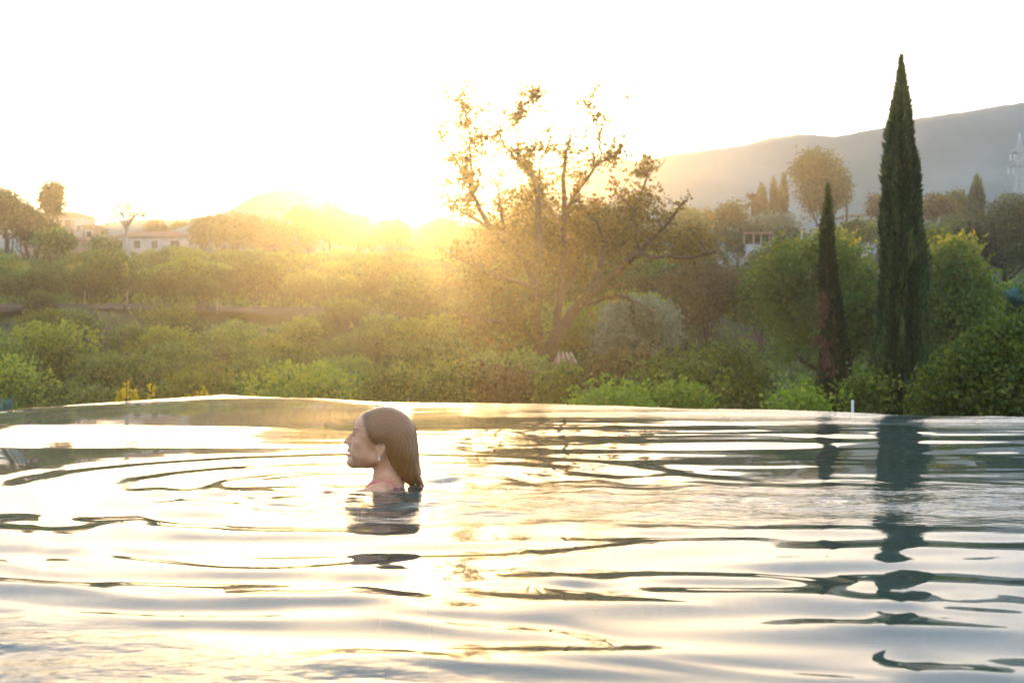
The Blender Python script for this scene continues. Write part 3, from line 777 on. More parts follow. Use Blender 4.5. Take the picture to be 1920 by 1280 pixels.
# ---- middle and far trees, right side
far = [
 ('tree', 'dark brownish tree behind the olive, left of the yellowing broad tree', 1330, 470, 640, 190, 72, 'brown_leaf', .2, 900),
 ('tree', 'dark green tree filling the hollow behind the olive', 1260, 500, 620, 160, 76, 'dark_leaf', .2, 700),
 ('tree', 'golden tree behind the outermost limb of the big tree', 1305, 432, 520, 120, 84, 'autumn', .22, 600),
 ('tree', 'small yellow green tree below the pergola', 1375, 500, 600, 90, 80, 'far_leaf', .2, 450),
 ('tree', 'rounded golden green tree between the big tree and the mountain', 1105, 375, 520, 150, 90, 'autumn', .26, 700),
 ('tree', 'rounded golden tree deep behind the big tree crown', 1000, 380, 520, 150, 95, 'autumn', .28, 700),
 ('tree', 'dusky round tree on the ridge below the mountain saddle', 1290, 398, 450, 90, 120, 'far_leaf', .32, 450),
 ('tree', 'ragged pointed tree on the ridge left of the far cypresses', 1372, 378, 460, 66, 125, 'far_leaf', .3, 450),
 ('tree', 'golden low tree on the ridge right of the big tree', 1325, 395, 440, 66, 150, 'autumn', .35, 300),
 ('tree', 'dark tree below the ridge under the ragged pointed tree', 1395, 425, 500, 110, 115, 'dark_leaf', .3, 500),
 ('tree', 'dark bushy tree right of the pergola', 1465, 435, 480, 90, 118, 'dark_leaf', .3, 500),
 ('tree', 'green hillside bush below the pergola wall', 1440, 478, 530, 110, 100, 'bushy', .28, 500),
 ('tree', 'low grey green tree at the foot of the far cypresses', 1450, 405, 440, 110, 135, 'olive', .32, 400),
 ('tree', 'big round tree with see-through crown standing high behind the slender cypress', 1542, 277, 440, 130, 140, 'far_leaf', .34, 1500),
 ('tree', 'small brown tree between the round tree and the tall cypress', 1643, 365, 410, 26, 160, 'brown_leaf', .35, 160),
 ('tree', 'low golden tree right of the tall cypress, left one of the ridge pair', 1765, 365, 450, 90, 150, 'autumn', .36, 500),
 ('tree', 'low golden tree right of the tall cypress, right one of the ridge pair', 1805, 362, 450, 90, 155, 'far_leaf', .36, 500),
 ('tree', 'green tree on the slope below the golden ridge trees', 1790, 410, 500, 120, 120, 'far_leaf', .3, 600),
 ('tree', 'large dark tree at the right edge below the far ridge', 1880, 385, 520, 150, 70, 'dark_leaf', .2, 1200),
 ('tree', 'dark tree spilling down left of the large dark tree', 1835, 430, 520, 90, 66, 'dark_leaf', .2, 600),
 ('tree', 'green slope bush at the right edge under the large dark tree', 1890, 530, 640, 120, 50, 'bushy', .16, 700),
 ('tree', 'low green tree in front of the pale house beside the tall cypress', 1618, 412, 470, 90, 140, 'bushy', .3, 450),
 ('tree', 'low ridge tree at the right edge beside the pylon', 1900, 368, 420, 90, 170, 'far_leaf', .4, 400),
 ('tree', 'yellow green tree behind the right shoulder of the tall cypress', 1750, 420, 520, 60, 60, 'mulberry', .2, 300),
 ('tree', 'green tree in front of the pergola slope, left of the broad yellowing tree', 1425, 500, 640, 110, 70, 'bushy', .2, 600),
]
for (nm, lb, px, y0, y1, w, D, mat, lf, nc) in far:
    fl = 0.75 if 'see-through' in lb else 0.4
    tree_px(nm, lb, 'tree', px, y0, y1, w, D, mat, lf, nc, 8, nl=10 if nc > 400 else 6, fill=fl, spread=lf * 1.2)
for (lb, px, D, top, bot, hw, mat) in (
    ('stocky dark cypress beside the palm on the ridge', 1428, 140, 346, 450, 12, 'cypress'),
    ('thin needle shaped cypress, middle of the ridge group', 1450, 142, 333, 440, 6, 'cypress'),
    ('low broad cypress between the needle cypress and the round tree', 1463, 143, 350, 440, 14, 'cypress'),
    ('thin tall cypress half hidden by the big round tree', 1470, 144, 325, 430, 6, 'cypress'),
    ('lone dark cypress on the ridge between the tall cypress and the pylon', 1831, 130, 330, 410, 14, 'cypress')):
    cypress('cypress_tree', lb, px, D, [(top, 0, 0), (top + 12, hw * .5, 0), (top + 40, hw, 0), (bot, hw * 1.05, 0), (bot + 90, hw, 0)], 2600, px, spray=0.8)

# palm
x, D = pos(1411, 0, 139).x, 139
b = gz(x, D); pt = empty('palm_tree', (x, D, b)); tag(pt, 'small fan palm left of the stocky ridge cypress', 'palm')
zt = pos(0, 378, D).z - b
V, Fc, _ = tube([(0, 0, -.3), (.1, 0, zt * .5), (0, 0, zt)], [.28, .22, .2], 8); mesh_np('trunk', V, Fc, M['bark'], pt, smooth=True)
fr_ = MB()
for k in range(26):
    a = k * 2.4; e = rng.uniform(-.5, 1.1)
    d = np.array([math.cos(a) * math.cos(e), math.sin(a) * math.cos(e), math.sin(e)]); q = np.cross(d, [0, 0, 1]); q /= np.linalg.norm(q)
    c = np.array([0, 0, zt])
    m_ = c + d * .7; t_ = c + d * 1.25 + np.array([0, 0, -.25])
    fr_.poly([c, m_ + q * .28, t_ + q * .1, t_ - q * .1, m_ - q * .28], [(0, 1, 2, 3, 4)])
o = fr_.build('fronds', M['dark_leaf'], pt)

# ---- skyline trees, left side
sk = [
 ('big leafy tree cut by the left edge of the picture on the skyline', 8, 352, 450, 90, 120, 'far_leaf', .3, 700),
 ('tree at the left edge, right shoulder sloping to the block building', 48, 385, 450, 50, 122, 'far_leaf', .3, 300),
 ('bushy dull green tree in front of the block building', 70, 405, 470, 90, 125, 'far_leaf', .3, 500),
 ('green rounded tree below the block building terrace', 100, 435, 480, 90, 118, 'citrus', .3, 400),
 ('low tree behind the hipped roof house', 292, 415, 450, 34, 215, 'far_leaf', .45, 200),
 ('low tree behind the right end of the hipped roof house', 340, 422, 455, 36, 212, 'far_leaf', .45, 200),
 ('skyline tree right of the hipped roof house', 378, 402, 470, 42, 178, 'far_leaf', .4, 300),
 ('upright skyline tree, left one of the twin tops beyond the house', 410, 400, 470, 32, 176, 'far_leaf', .4, 260),
 ('upright skyline tree, right one of the twin tops beyond the house', 440, 400, 470, 34, 175, 'far_leaf', .4, 260),
 ('round skyline tree below the left slope of the far hill', 470, 405, 470, 44, 172, 'far_leaf', .4, 300),
 ('wide skyline tree below the summit of the far hill', 515, 415, 475, 66, 168, 'far_leaf', .4, 360),
 ('taller skyline tree at the right foot of the far hill', 572, 390, 475, 62, 160, 'far_leaf', .4, 420),
 ('tallest rounded skyline tree left of the sun', 622, 384, 475, 70, 158, 'far_leaf', .4, 480),
 ('dark rounded tree in the glare just left of the sun', 670, 400, 480, 70, 155, 'far_leaf', .4, 420),
 ('low tree in the glare directly under the sun', 735, 415, 480, 90, 150, 'far_leaf', .4, 420),
 ('low tree in the glare right of the sun', 810, 412, 490, 90, 145, 'far_leaf', .4, 420),
 ('rounded tree in the glare left of the big tree crown', 880, 420, 500, 100, 135, 'autumn', .36, 460),
 ('rounded tree behind the left limbs of the big tree', 950, 412, 500, 100, 130, 'autumn', .36, 460),
 ('distant tree behind the big tree trunk', 1040, 430, 520, 110, 110, 'autumn', .3, 460),
 ('distant tree right of the big tree trunk', 1180, 420, 540, 120, 105, 'far_leaf', .3, 460),
 ('low green tree left of the hipped roof house', 196, 447, 490, 50, 160, 'citrus', .36, 260),
]
for (lb, px, y0, y1, w, D, mat, lf, nc) in sk:
    tree_px('tree', lb, 'tree', px, y0, y1, w, D, mat, lf, nc, 8, nl=9, fill=.5, spread=lf * 1.2)
# poplar
tree_px('poplar_tree', 'small upright poplar rising above the block building on the left', 'tree', 98, 343, 420, 36, 130, 'far_leaf', .3, 420, 8, nl=9, fill=.8, spread=.4, squash=2.2)
# leafless pale tree
D = 120; x = pos(240, 0, D).x; b = gz(x, D); root = empty('bare_tree', (x, D, b)); tag(root, 'nearly leafless pale tree in front of the hipped roof house', 'tree')
s = D / F
def q3(px, py, dy=0): return np.array([(px - 240) * s, dy, CAM_H + (HOR - py) * s - b])
parts = []
V, Fc, _ = tube([np.array([0.1, 0, -.3]), q3(243, 492), q3(239, 470), q3(236, 445), q3(238, 425)], [.2, .17, .15, .12, .1], 8); parts.append((V, Fc))
br = []
for k in range(13):
    a = (k - 6) / 6.0
    e = q3(238 + a * 40, 378 + abs(a) * 32 + rng.uniform(-4, 8), rng.normal() * 1.0); m_ = q3(238 + a * 17, 407 + rng.uniform(-5, 5), rng.normal() * .4)
    st = q3(237, 428 + rng.uniform(0, 10))
    V, Fc, c = tube([st, m_, e], [.07, .045, .015], 5, 3); parts.append((V, Fc))
    for j in range(8):
        i = rng.integers(3, len(c)); d = rng.normal(size=3) + np.array([a, 0, .8]); d /= np.linalg.norm(d)
        V, Fc, c2 = tube([c[i], c[i] + d * .35 + rng.normal(size=3) * .05, c[i] + d * .8], [.02, .012, .006], 4, 2); parts.append((V, Fc)); br.append(c2[-1]); br.append(c2[1])
V, Fc = join(parts); mesh_np('trunk', V, Fc, M['pale_bark'], root, smooth=True)
br = np.array(br); P = np.repeat(br, 2, 0) + rng.normal(size=(len(br) * 2, 3)) * .15
V, Fc = leaves(P, rng.normal(size=P.shape), .2, .12); mesh_np('leaves', V, Fc, M['autumn'], root, attr={'tint': np.repeat(rng.uniform(.4, 1, len(P)), 4)})

# ---- small plants just beyond the rim
def shoots(name, label, px, D, top, wpx, n, mat, seed, leaf=0.035, cat='shrub'):
    s = D / F; x = (px - 960) * s; b = gz(x, D); root = empty(name, (x, D, b)); tag(root, label, cat)
    Ps, Ds, ts, st = [], [], [], []
    r_ = np.random.default_rng(seed)
    zt = CAM_H + (HOR - top) * s - b
    for k in range(n):
        fx = (k + .5) / n * 2 - 1; h = zt * (1 - 0.0) - r_.uniform(0, .16) * (k != n // 3) - abs(fx) * .05
        bx = fx * wpx * s * .35; ex = fx * wpx * s * .5 + r_.normal() * .02; ey = r_.normal() * .12
        V, Fc, c = tube([(bx, ey * .4, -.1), (bx * 1.1, ey * .8, h * .6), (ex, ey, h)], [.012, .009, .004], 5, 4); st.append((V, Fc))
        m_ = 240
        f = r_.uniform(.5, 1.0, m_); pz = f * h; pxx = np.interp(f, [0, .6, 1], [bx, bx * 1.1, ex]); a = r_.uniform(0, 6.28, m_)
        rad = .03 * (1.25 - f * .5)
        Ps.append(np.stack([pxx + np.cos(a) * rad, ey + np.sin(a) * rad, pz], 1)); Ds.append(np.stack([np.cos(a), np.sin(a), np.full(m_, .9)], 1)); ts.append(r_.uniform(0, 1, m_) * .5 + f * .5)
    V, Fc = join(st); mesh_np('stems', V, Fc, M['bark'], root, smooth=True)
    V, Fc = leaves(np.concatenate(Ps), np.concatenate(Ds), leaf * 1.4, leaf * .6); mesh_np('foliage', V, Fc, M[mat], root, attr={'tint': np.repeat(np.clip(np.concatenate(ts), 0, 1), 4)})
    return root
shoots('yellow_shrub', 'yellow green shrub with upright shoots beyond the left rim, tallest of its row', 252, 12.9, 711, 80, 8, 'yellow_leaf', 1)
shoots('yellow_shrub', 'yellow green shrub with upright shoots standing at the pool corner', 388, 13.2, 722, 58, 7, 'yellow_leaf', 2)
shoots('yellow_shrub', 'small yellow green shrub right of the pool corner, lowest of its row', 467, 13.4, 735, 36, 4, 'yellow_leaf', 3)
shoots('yellow_shrub', 'single yellow green shoot between the two tall yellow shrubs', 340, 13.0, 742, 8, 1, 'yellow_leaf', 4)
def rosette(name, label, px, D, top, r, n, mat, w):
    s = D / F; x = (px - 960) * s; b = gz(x, D); root = empty(name, (x, D, b)); tag(root, label, 'plant')
    zt = CAM_H + (HOR - top) * s - b
    V, Fc, _ = tube([(0, 0, -.1), (0, 0, zt - r * 1.1)], [.03, .022], 6); mesh_np('stem', V, Fc, M['bark'], root, smooth=True)
    for k in range(n):
        a = k * 2.4; e = .35 + 1.1 * ((k * .618) % 1)
        d = np.array([math.cos(a) * math.cos(e), math.sin(a) * math.cos(e), math.sin(e)]); q = np.cross(d, [0, 0, 1]); q /= np.linalg.norm(q); nn = np.cross(q, d)
        c = np.array([0, 0, zt - r * 1.1])
        V = np.array([c - q * w * .5, c + q * w * .5, c + d * r * .5 + q * w * .62 + nn * .01, c + d * r * .5 - nn * w * .35, c + d * r * .5 - q * w * .62 + nn * .01, c + d * r + np.array([0, 0, -.1 * r * math.cos(e)])])
        me = MB().poly(V, [(0, 1, 2, 3), (0, 3, 4), (2, 5, 3), (3, 5, 4)])
        o = me.build('leaf', M[mat], root)
        a_ = o.data.attributes.new('tint', 'FLOAT', 'POINT'); a_.data.foreach_set('value', [random.random()] * 6)
rosette('agave_plant', 'blue green spiky plant at the left edge beyond the pool rim', 14, 11.4, 733, .20, 17, 'blue_leaf', .035)
rosette('grass_tuft', 'small yellow green tuft on the rim in front of the tall cypress', 1680, 10.1, 773, .07, 9, 'yellow_leaf', .007)
# blue plant on right slope
rosette('blue_plant', 'turquoise blue plant at the right edge on the slope', 1905, 48, 528, .75, 22, 'blue_leaf', .22)

# ------------------------------------------------------------------ built things
# white post beyond the rim
p = pos(1599, 752, 11.2); b = gz(p.x, 11.2)
ps = empty('marker_post', (p.x, 11.2, b)); tag(ps, 'short white post beyond the rim between the two cypresses', 'post')
MB().bar((-.02, 0, -.1), (.0, 0, p.z - b), .011, 8, .011).build('post', M['whitepaint'], ps, smooth=False)
MB().bar((0, 0, p.z - b + .001), (.0003, 0, p.z - b + .008), .013, 8, .009).build('cap', M['whitepaint'], ps)

# orchard stakes along the terrace edge
for k, (px, y0) in enumerate(((68, 540), (96, 541), (158, 545), (238, 548), (407, 574), (590, 556))):
    D = 84.6 if px != 407 else 79; p = pos(px, y0, D); b = gz(p.x, D)
    o = MB().bar((0, 0, -.2), (.03, 0, min(max(.8, p.z - b), 1.3)), .035, 6).build('orchard_stake', M['timber'], loc=(p.x, D, b))
    tag(o, ['pale stake by the bare soil terrace, leftmost of the row', 'pale stake by the bare soil terrace, second from the left', 'pale stake by the terrace below the block building', 'pale stake by the terrace below the leafless tree', 'pale stake standing among the lower citrus trees', 'pale stake by the terrace in the glow left of the sun'][k], 'stake', 'pale stakes along the terrace')
# lamp-like pole
p = pos(1503, 434, 80); b = gz(p.x, 80)
tag(MB().bar((0, 0, -.3), (0, 0, p.z - b), .07, 8, .05).build('utility_pole', M['metal'], loc=(p.x, 80, b)), 'pale thin pole left of the slender cypress top', 'pole')

def gable(mb, x0, x1, y0, y1, z0, z1, ov=.3):
    ym = (y0 + y1) / 2
    mb.poly([(x0-ov,y0-ov,z0),(x1+ov,y0-ov,z0),(x1+ov,y1+ov,z0),(x0-ov,y1+ov,z0),(x0-ov,ym,z1),(x1+ov,ym,z1)],[(0,1,5,4),(2,3,4,5),(0,4,3),(1,2,5),(0,3,2,1)])
def hip(mb, x0, x1, y0, y1, z0, z1, ov=.5):
    ym = (y0 + y1) / 2; h = (x1 - x0) * .28
    mb.poly([(x0-ov,y0-ov,z0),(x1+ov,y0-ov,z0),(x1+ov,y1+ov,z0),(x0-ov,y1+ov,z0),(x0+h,ym,z1),(x1-h,ym,z1)],[(0,1,5,4),(2,3,4,5),(0,4,3),(1,2,5),(0,3,2,1)])
def window(root, x, z, w, h, y, sill=True):
    f = MB(); t = .07
    f.box(x-w/2-t, x+w/2+t, y-.05, y-.004, z-t, z); f.box(x-w/2-t, x+w/2+t, y-.05, y-.004, z+h, z+h+t)
    f.box(x-w/2-t, x-w/2, y-.05, y-.004, z, z+h); f.box(x+w/2, x+w/2+t, y-.05, y-.004, z, z+h)
    o = f.build('window', M['whitepaint'], root)
    MB().box(x-w/2, x+w/2, y-.03, y-.006, z, z+h).build('pane', M['pane'], o)

def building(name, label, x0p, x1p, ytop, D, depth, wmat, roof=None, yridge=None, wins=(), cat='house'):
    s = D / F; xc = ((x0p + x1p) / 2 - 960) * s; b = gz(xc, D) - .4
    r = empty(name, (xc, D, b)); tag(r, label, cat); w = (x1p - x0p) * s / 2; zt = CAM_H + (HOR - ytop) * s - b
    zt = max(zt, 2.4)
    MB().box(-w, w, 0, depth, 0, zt).build('wall', M[wmat], r)
    if roof:
        m = MB(); zr = zt + (ytop - yridge) * s
        (gable if roof == 'gable' else hip)(m, -w, w, 0, depth, zt + .003, zr); m.build('roof', M['roof'], r)
    else:
        m = MB(); m.box(-w-.12, w+.12, -.12, depth+.12, zt+.003, zt+.2); m.build('parapet', M[wmat], r)
    for (fx, fz, ww, hh) in wins: window(r, fx * w, zt - fz, ww, hh, 0)
    return r, w, zt
building('house', 'long low white house with brown hipped roof on the left skyline', 210, 356, 444, 192, 9, 'plaster', 'hip', 429, [(-.8,1.6,.9,1.1),(-.35,1.6,.9,1.1),(.1,1.6,.9,1.1),(.62,2.0,1.3,1.5)])
building('shed', 'low shed with brown gabled roof between the white house and the block building', 132, 200, 452, 186, 6, 'ochre', 'gable', 442, [(.3,1.5,.8,.9)], 'shed')
building('building', 'flat roofed ochre block building behind the poplar on the left', 40, 140, 400, 200, 10, 'ochre', wins=[(.75,2.2,1.0,1.3),(.3,2.2,1.0,1.3)], cat='building')
building('terrace_block', 'small white terrace block stepping down right of the block building', 139, 156, 412, 199, 6, 'plaster', wins=[(0,1.6,.6,.8)], cat='building')
building('outbuilding', 'small ochre outbuilding between the block building and the leafless tree', 155, 180, 424, 196, 6, 'ochre', wins=[(0,1.6,.7,.9)], cat='building')
building('house', 'pale house glimpsed between the round tree and the tall cypress', 1590, 1652, 404, 190, 8, 'plaster', 'hip', 396, [(-.5,1.5,.9,1),(.3,1.5,.9,1)])
# pergola on its wall
D = 112; s = D / F; xc = (1428 - 960) * s; b = gz(xc, D)
r = empty('pergola', (xc, D, b)); tag(r, 'open pergola with pale posts and brown roof on a grey retaining wall', 'pergola')
def qx(px): return (px - 1428) * s
def qz(py): return CAM_H + (HOR - py) * s - b
for px in (1395, 1402, 1413, 1420, 1427, 1443, 1449):
    MB().box(qx(px)-.06, qx(px)+.06, (-.06 if px % 2 else 1.9), (.06 if px % 2 else 2.02), qz(458), qz(438)).build('post', M['timber'], r)
m = MB(); m.poly([(qx(1390),-.3,qz(438)),(qx(1456),-.3,qz(438)),(qx(1456),2.4,qz(437)),(qx(1390),2.4,qz(437)),(qx(1400),1.0,qz(434)),(qx(1446),1.0,qz(434))],[(0,1,5,4),(2,3,4,5),(0,4,3),(1,2,5),(0,3,2,1)])
m.build('roof', M['roof'], r)
ww = MB().box(qx(1398), qx(1446), -.2, 2.6, min(-.3, qz(490)), qz(458)-.003).build('retaining_wall', M['grey_wall'], loc=(xc, D, b)); tag(ww, 'grey blue retaining wall under the pergola', 'wall')
# shed roof with slats beneath the big tree
D = 55; s = D / F; xc = (1050 - 960) * s; b = gz(xc, D)
r = empty('garden_hut', (xc, D, b)); tag(r, 'small hut with pale slatted roof right of the big tree trunk', 'hut')
zt = CAM_H + (HOR - 682) * s - b; zr = CAM_H + (HOR - 664) * s - b
MB().box(-.48, .56, 0, 2.0, 0, zt).build('wall', M['ochre'], r)
MB().poly([(-.54,-.1,zt+.004),(.66,-.1,zt+.004),(.52,2.0,zr),(-.34,2.0,zr)],[(0,1,2,3)]).build('roof', M['roof'], r)
for k in range(6):
    f = k / 5.0; xa = -.5 + 1.12 * f; xb = -.31 + .8 * f
    MB().bar((xa, -.12, zt + .04), (xb, 1.98, zr + .04), .035, 4).build('roof_slat', M['timber'], r)
# pale tank glimpsed through the tree
D = 56; s = D / F; xc = (935 - 960) * s; b = gz(xc, D); r = empty('water_tank', (xc, D, b)); tag(r, 'pale blue tank half hidden left of the big tree trunk', 'tank')
zt = CAM_H + (HOR - 690) * s - b
MB().bar((0,0,0),(0,0,zt),.45,20).build('body', M['grey_wall'], r, smooth=False)
MB().bar((0,0,zt+.002),(0,0,zt+.16),.47,20,.2).build('lid', M['whitepaint'], r)
# power pylon
D = 232; s = D / F; xc = (1911 - 960) * s; b = gz(xc, D); r = empty('power_pylon', (xc, D, b)); tag(r, 'lattice power pylon at the right edge in front of the mountain', 'pylon')
H = CAM_H + (HOR - 250) * s - b; m = MB(); lv = [0, .35, .55, .7, .8, .88, 1.0]; hw = [1.1, .75, .6, .45, .38, .3, .06]
cn = lambda k: [(sx * hw[k], sy * hw[k], lv[k] * H) for sx, sy in ((-1,-1),(1,-1),(1,1),(-1,1))]
for k in range(len(lv) - 1):
    A, B = cn(k), cn(k + 1)
    for i in range(4):
        m.bar(A[i], B[i], .05, 4); m.bar(A[i], B[(i+1) % 4], .028, 4); m.bar(A[(i+1) % 4], B[i], .035, 4); m.bar(B[i], B[(i+1) % 4], .035, 4)
m.build('tower', M['metal'], r)
for zf, wv in ((.82, 1.5), (.70, 1.8)):
    a = MB(); 
    for sy in (-.6, .6):
        a.bar((-wv, 0, zf*H), (wv, 0, zf*H), .1, 4); a.bar((-wv, 0, zf*H), (0, sy, zf*H+1.1), .07, 4); a.bar((wv, 0, zf*H), (0, sy, zf*H+1.1), .07, 4)
    o = a.build('crossarm', M['metal'], r)
    for sx in (-wv, -wv * .55, wv * .55, wv): MB().bar((sx, 0, zf*H-.12), (sx, 0, zf*H-1.2), .13, 6).build('insulator', M['whitepaint'], o)
# ------------------------------------------------------------------ the swimmer
DP = 5.3
HX = (716.2 - 960) / F * DP
def surface_net(fn_grid, xs, ys, zs):
    """naive surface nets on a rectilinear grid; returns verts, quads"""
    S = fn_grid
    sg = S < 0
    nx_, ny_, nz_ = S.shape
    c = np.zeros((nx_ - 1, ny_ - 1, nz_ - 1), np.int8)
    for a in (0, 1):
        for b in (0, 1):
            for d in (0, 1):
                c += sg[a:nx_ - 1 + a, b:ny_ - 1 + b, d:nz_ - 1 + d]
    act = (c > 0) & (c < 8)
    I = np.argwhere(act); idx = -np.ones(act.shape, np.int64); idx[act] = np.arange(len(I))
    acc = np.zeros((len(I), 3)); cnt = np.zeros(len(I))
    cor = [(a, b, d) for a in (0, 1) for b in (0, 1) for d in (0, 1)]
    for p in cor:
        for ax in range(3):
            if p[ax] == 0:
                q = list(p); q[ax] = 1; q = tuple(q)
                v0 = S[I[:, 0] + p[0], I[:, 1] + p[1], I[:, 2] + p[2]]; v1 = S[I[:, 0] + q[0], I[:, 1] + q[1], I[:, 2] + q[2]]
                m = (v0 < 0) != (v1 < 0)
                t = np.where(m, v0 / np.where(m, v0 - v1, 1), 0)
                P = np.zeros((len(I), 3)) + np.array(p); P[:, ax] = t
                acc[m] += P[m]; cnt[m] += 1
    L = acc / cnt[:, None]
    out = np.zeros_like(L)
    for ax, g_ in enumerate((xs, ys, zs)):
        i = I[:, ax]; out[:, ax] = g_[i] + (g_[i + 1] - g_[i]) * L[:, ax]
    quads = []
    for ax in range(3):
        sl0 = [slice(None)] * 3; sl1 = [slice(None)] * 3; sl0[ax] = slice(0, -1); sl1[ax] = slice(1, None)
        ch = sg[tuple(sl0)] != sg[tuple(sl1)]
        E = np.argwhere(ch)
        o1, o2 = [k for k in range(3) if k != ax]
        ok = (E[:, o1] > 0) & (E[:, o2] > 0) & (E[:, o1] < S.shape[o1] - 1) & (E[:, o2] < S.shape[o2] - 1)
        E = E[ok]
        def cell(d1, d2):
            q = E.copy(); q[:, o1] -= d1; q[:, o2] -= d2; return idx[q[:, 0], q[:, 1], q[:, 2]]
        Q = np.stack([cell(0, 0), cell(1, 0), cell(1, 1), cell(0, 1)], 1)
        inside = sg[E[:, 0], E[:, 1], E[:, 2]]
        flip = inside if ax != 1 else ~inside
        Q[flip] = Q[flip][:, ::-1]
        quads.append(Q)
    return out, np.concatenate(quads)

def smin(a, b, k): h = np.clip(0.5 + 0.5 * (b - a) / k, 0, 1); return b + (a - b) * h - k * h * (1 - h)
def smax(a, b, k): return -smin(-a, -b, k)
class SDF:
    def __init__(s, xs, ys, zs):
        s.x, s.y, s.z = np.meshgrid(np.float32(xs), np.float32(ys), np.float32(zs), indexing='ij'); s.g = (xs, ys, zs); s.d = np.full(s.x.shape, 1e3, np.float32)
    def ell(s, c, r, rot=0.0):
        X_ = s.x - c[0]; Y_ = s.y - c[1]; Z_ = s.z - c[2]
        if rot: cc, ss = math.cos(rot), math.sin(rot); X_, Z_ = X_ * cc + Z_ * ss, -X_ * ss + Z_ * cc
        k0 = np.sqrt((X_ / r[0]) ** 2 + (Y_ / r[1]) ** 2 + (Z_ / r[2]) ** 2) + 1e-6
        k1 = np.sqrt((X_ / r[0] ** 2) ** 2 + (Y_ / r[1] ** 2) ** 2 + (Z_ / r[2] ** 2) ** 2) + 1e-9
        return k0 * (k0 - 1) / k1
    def cap(s, a, b, ra, rb, fy=1.0):
        a = np.array(a, float); b = np.array(b, float); d = b - a
        t = np.clip(((s.x - a[0]) * d[0] + (s.y - a[1]) * d[1] + (s.z - a[2]) * d[2]) / (d @ d), 0, 1)
        r = ra + (rb - ra) * t
        return np.sqrt((s.x - a[0] - t * d[0]) ** 2 + ((s.y - a[1] - t * d[1]) / fy) ** 2 + (s.z - a[2] - t * d[2]) ** 2) - r
    def add(s, d, k=10.0): s.d = smin(s.d, d, k)
    def cut(s, d, k=6.0): s.d = smax(s.d, -d, k)
    def mesh(s): return surface_net(s.d, *[np.asarray(g, float) for g in s.g])

def head_sdf(s):
    """all sizes in millimetres; -x is where she looks, -y is towards the camera"""
    s.add(s.ell((4, 0, 205), (98, 75, 86)), 5)
    s.add(s.ell((-40, 0, 216), (63.5, 60, 60)), 14)
    s.add(s.ell((-54, 0, 142), (60, 56, 76), 0.10), 18)
    s.add(s.ell((-60, 0, 186), (46, 60, 34)), 16)                       # brow and temples
    for q in (-1, 1):
        s.add(s.ell((-80, 33 * q, 158), (26, 25, 22)), 14)              # cheekbones
        s.add(s.cap((-106, 13 * q, 86), (-14, 50 * q, 104), 17, 16), 22)    # jaw line
        s.add(s.cap((-12, 52 * q, 104), (0, 57 * q, 150), 15, 13), 12)
        s.add(s.ell((-75, 34 * q, 122), (36, 22, 30)), 18)              # cheeks
    s.add(s.ell((-107, 0, 89), (25, 22, 20)), 12)                       # chin
    s.add(s.ell((-72, 0, 92), (46, 34, 22)), 16)                        # under the jaw
    for q in (-1, 1): s.cut(s.ell((-109, 30 * q, 191), (18, 18, 11)), 6)
    for q in (-1, 1):
        s.add(s.ell((-86, 30 * q, 190), (13.5, 15, 12)), 2); s.cut(s.ell((-98, 32 * q, 187), (7, 17, 1.0)), 1.2)           # eyes
        s.add(s.cap((-101, 20 * q, 206), (-89, 44 * q, 207), 5, 4), 9)
    s.add(s.cap((-99, 0, 199), (-131, 0, 167), 7.0, 8.0, 1.0), 8)       # nose
    s.add(s.ell((-133.5, 0, 163), (10, 9, 8)), 5)
    s.add(s.ell((-112, 0, 164), (18, 10, 17)), 5)
    for q in (-1, 1):
        s.add(s.ell((-118, 10.5 * q, 157), (12, 8, 8.5)), 5)
        s.cut(s.ell((-122, 7 * q, 146.5), (4.5, 2.6, 3.5)), 2)
    s.add(s.ell((-108, 0, 134), (18.5, 26, 24)), 12)                      # muzzle
    for q in (-1, 1):
        s.add(s.cap((-124.5, 0, 130), (-108, 22 * q, 124), 6.2, 3.2), 4)    # lips
        s.add(s.cap((-124.0, 0, 112), (-107, 20 * q, 119), 7.6, 3.6), 4)
    s.cut(s.ell((-126, 0, 120.6), (12, 23, 1.5)), 1.6)
    s.cut(s.ell((-134, 0, 99), (8, 18, 5)), 6)
    # ears
    for q in (-1, 1):
        e = s.ell((2, 71 * q, 139), (17, 8, 30), -0.22); e = smax(e, -s.ell((-1, 79 * q, 143), (10.5, 9, 20), -0.22), 3)
        s.add(e, 5); s.add(s.ell((-9, 69 * q, 138), (5, 6, 8)), 4); s.add(s.ell((-4, 70 * q, 114), (8, 6, 8)), 5)
    # neck with its front tendon
    s.add(s.cap((26, 0, 140), (12, 0, -20), 49, 52, 0.98), 14)
    for q in (-1, 1): s.add(s.cap((12, 50 * q, 118), (-28, 20 * q, -2), 10, 8), 14)
    return s

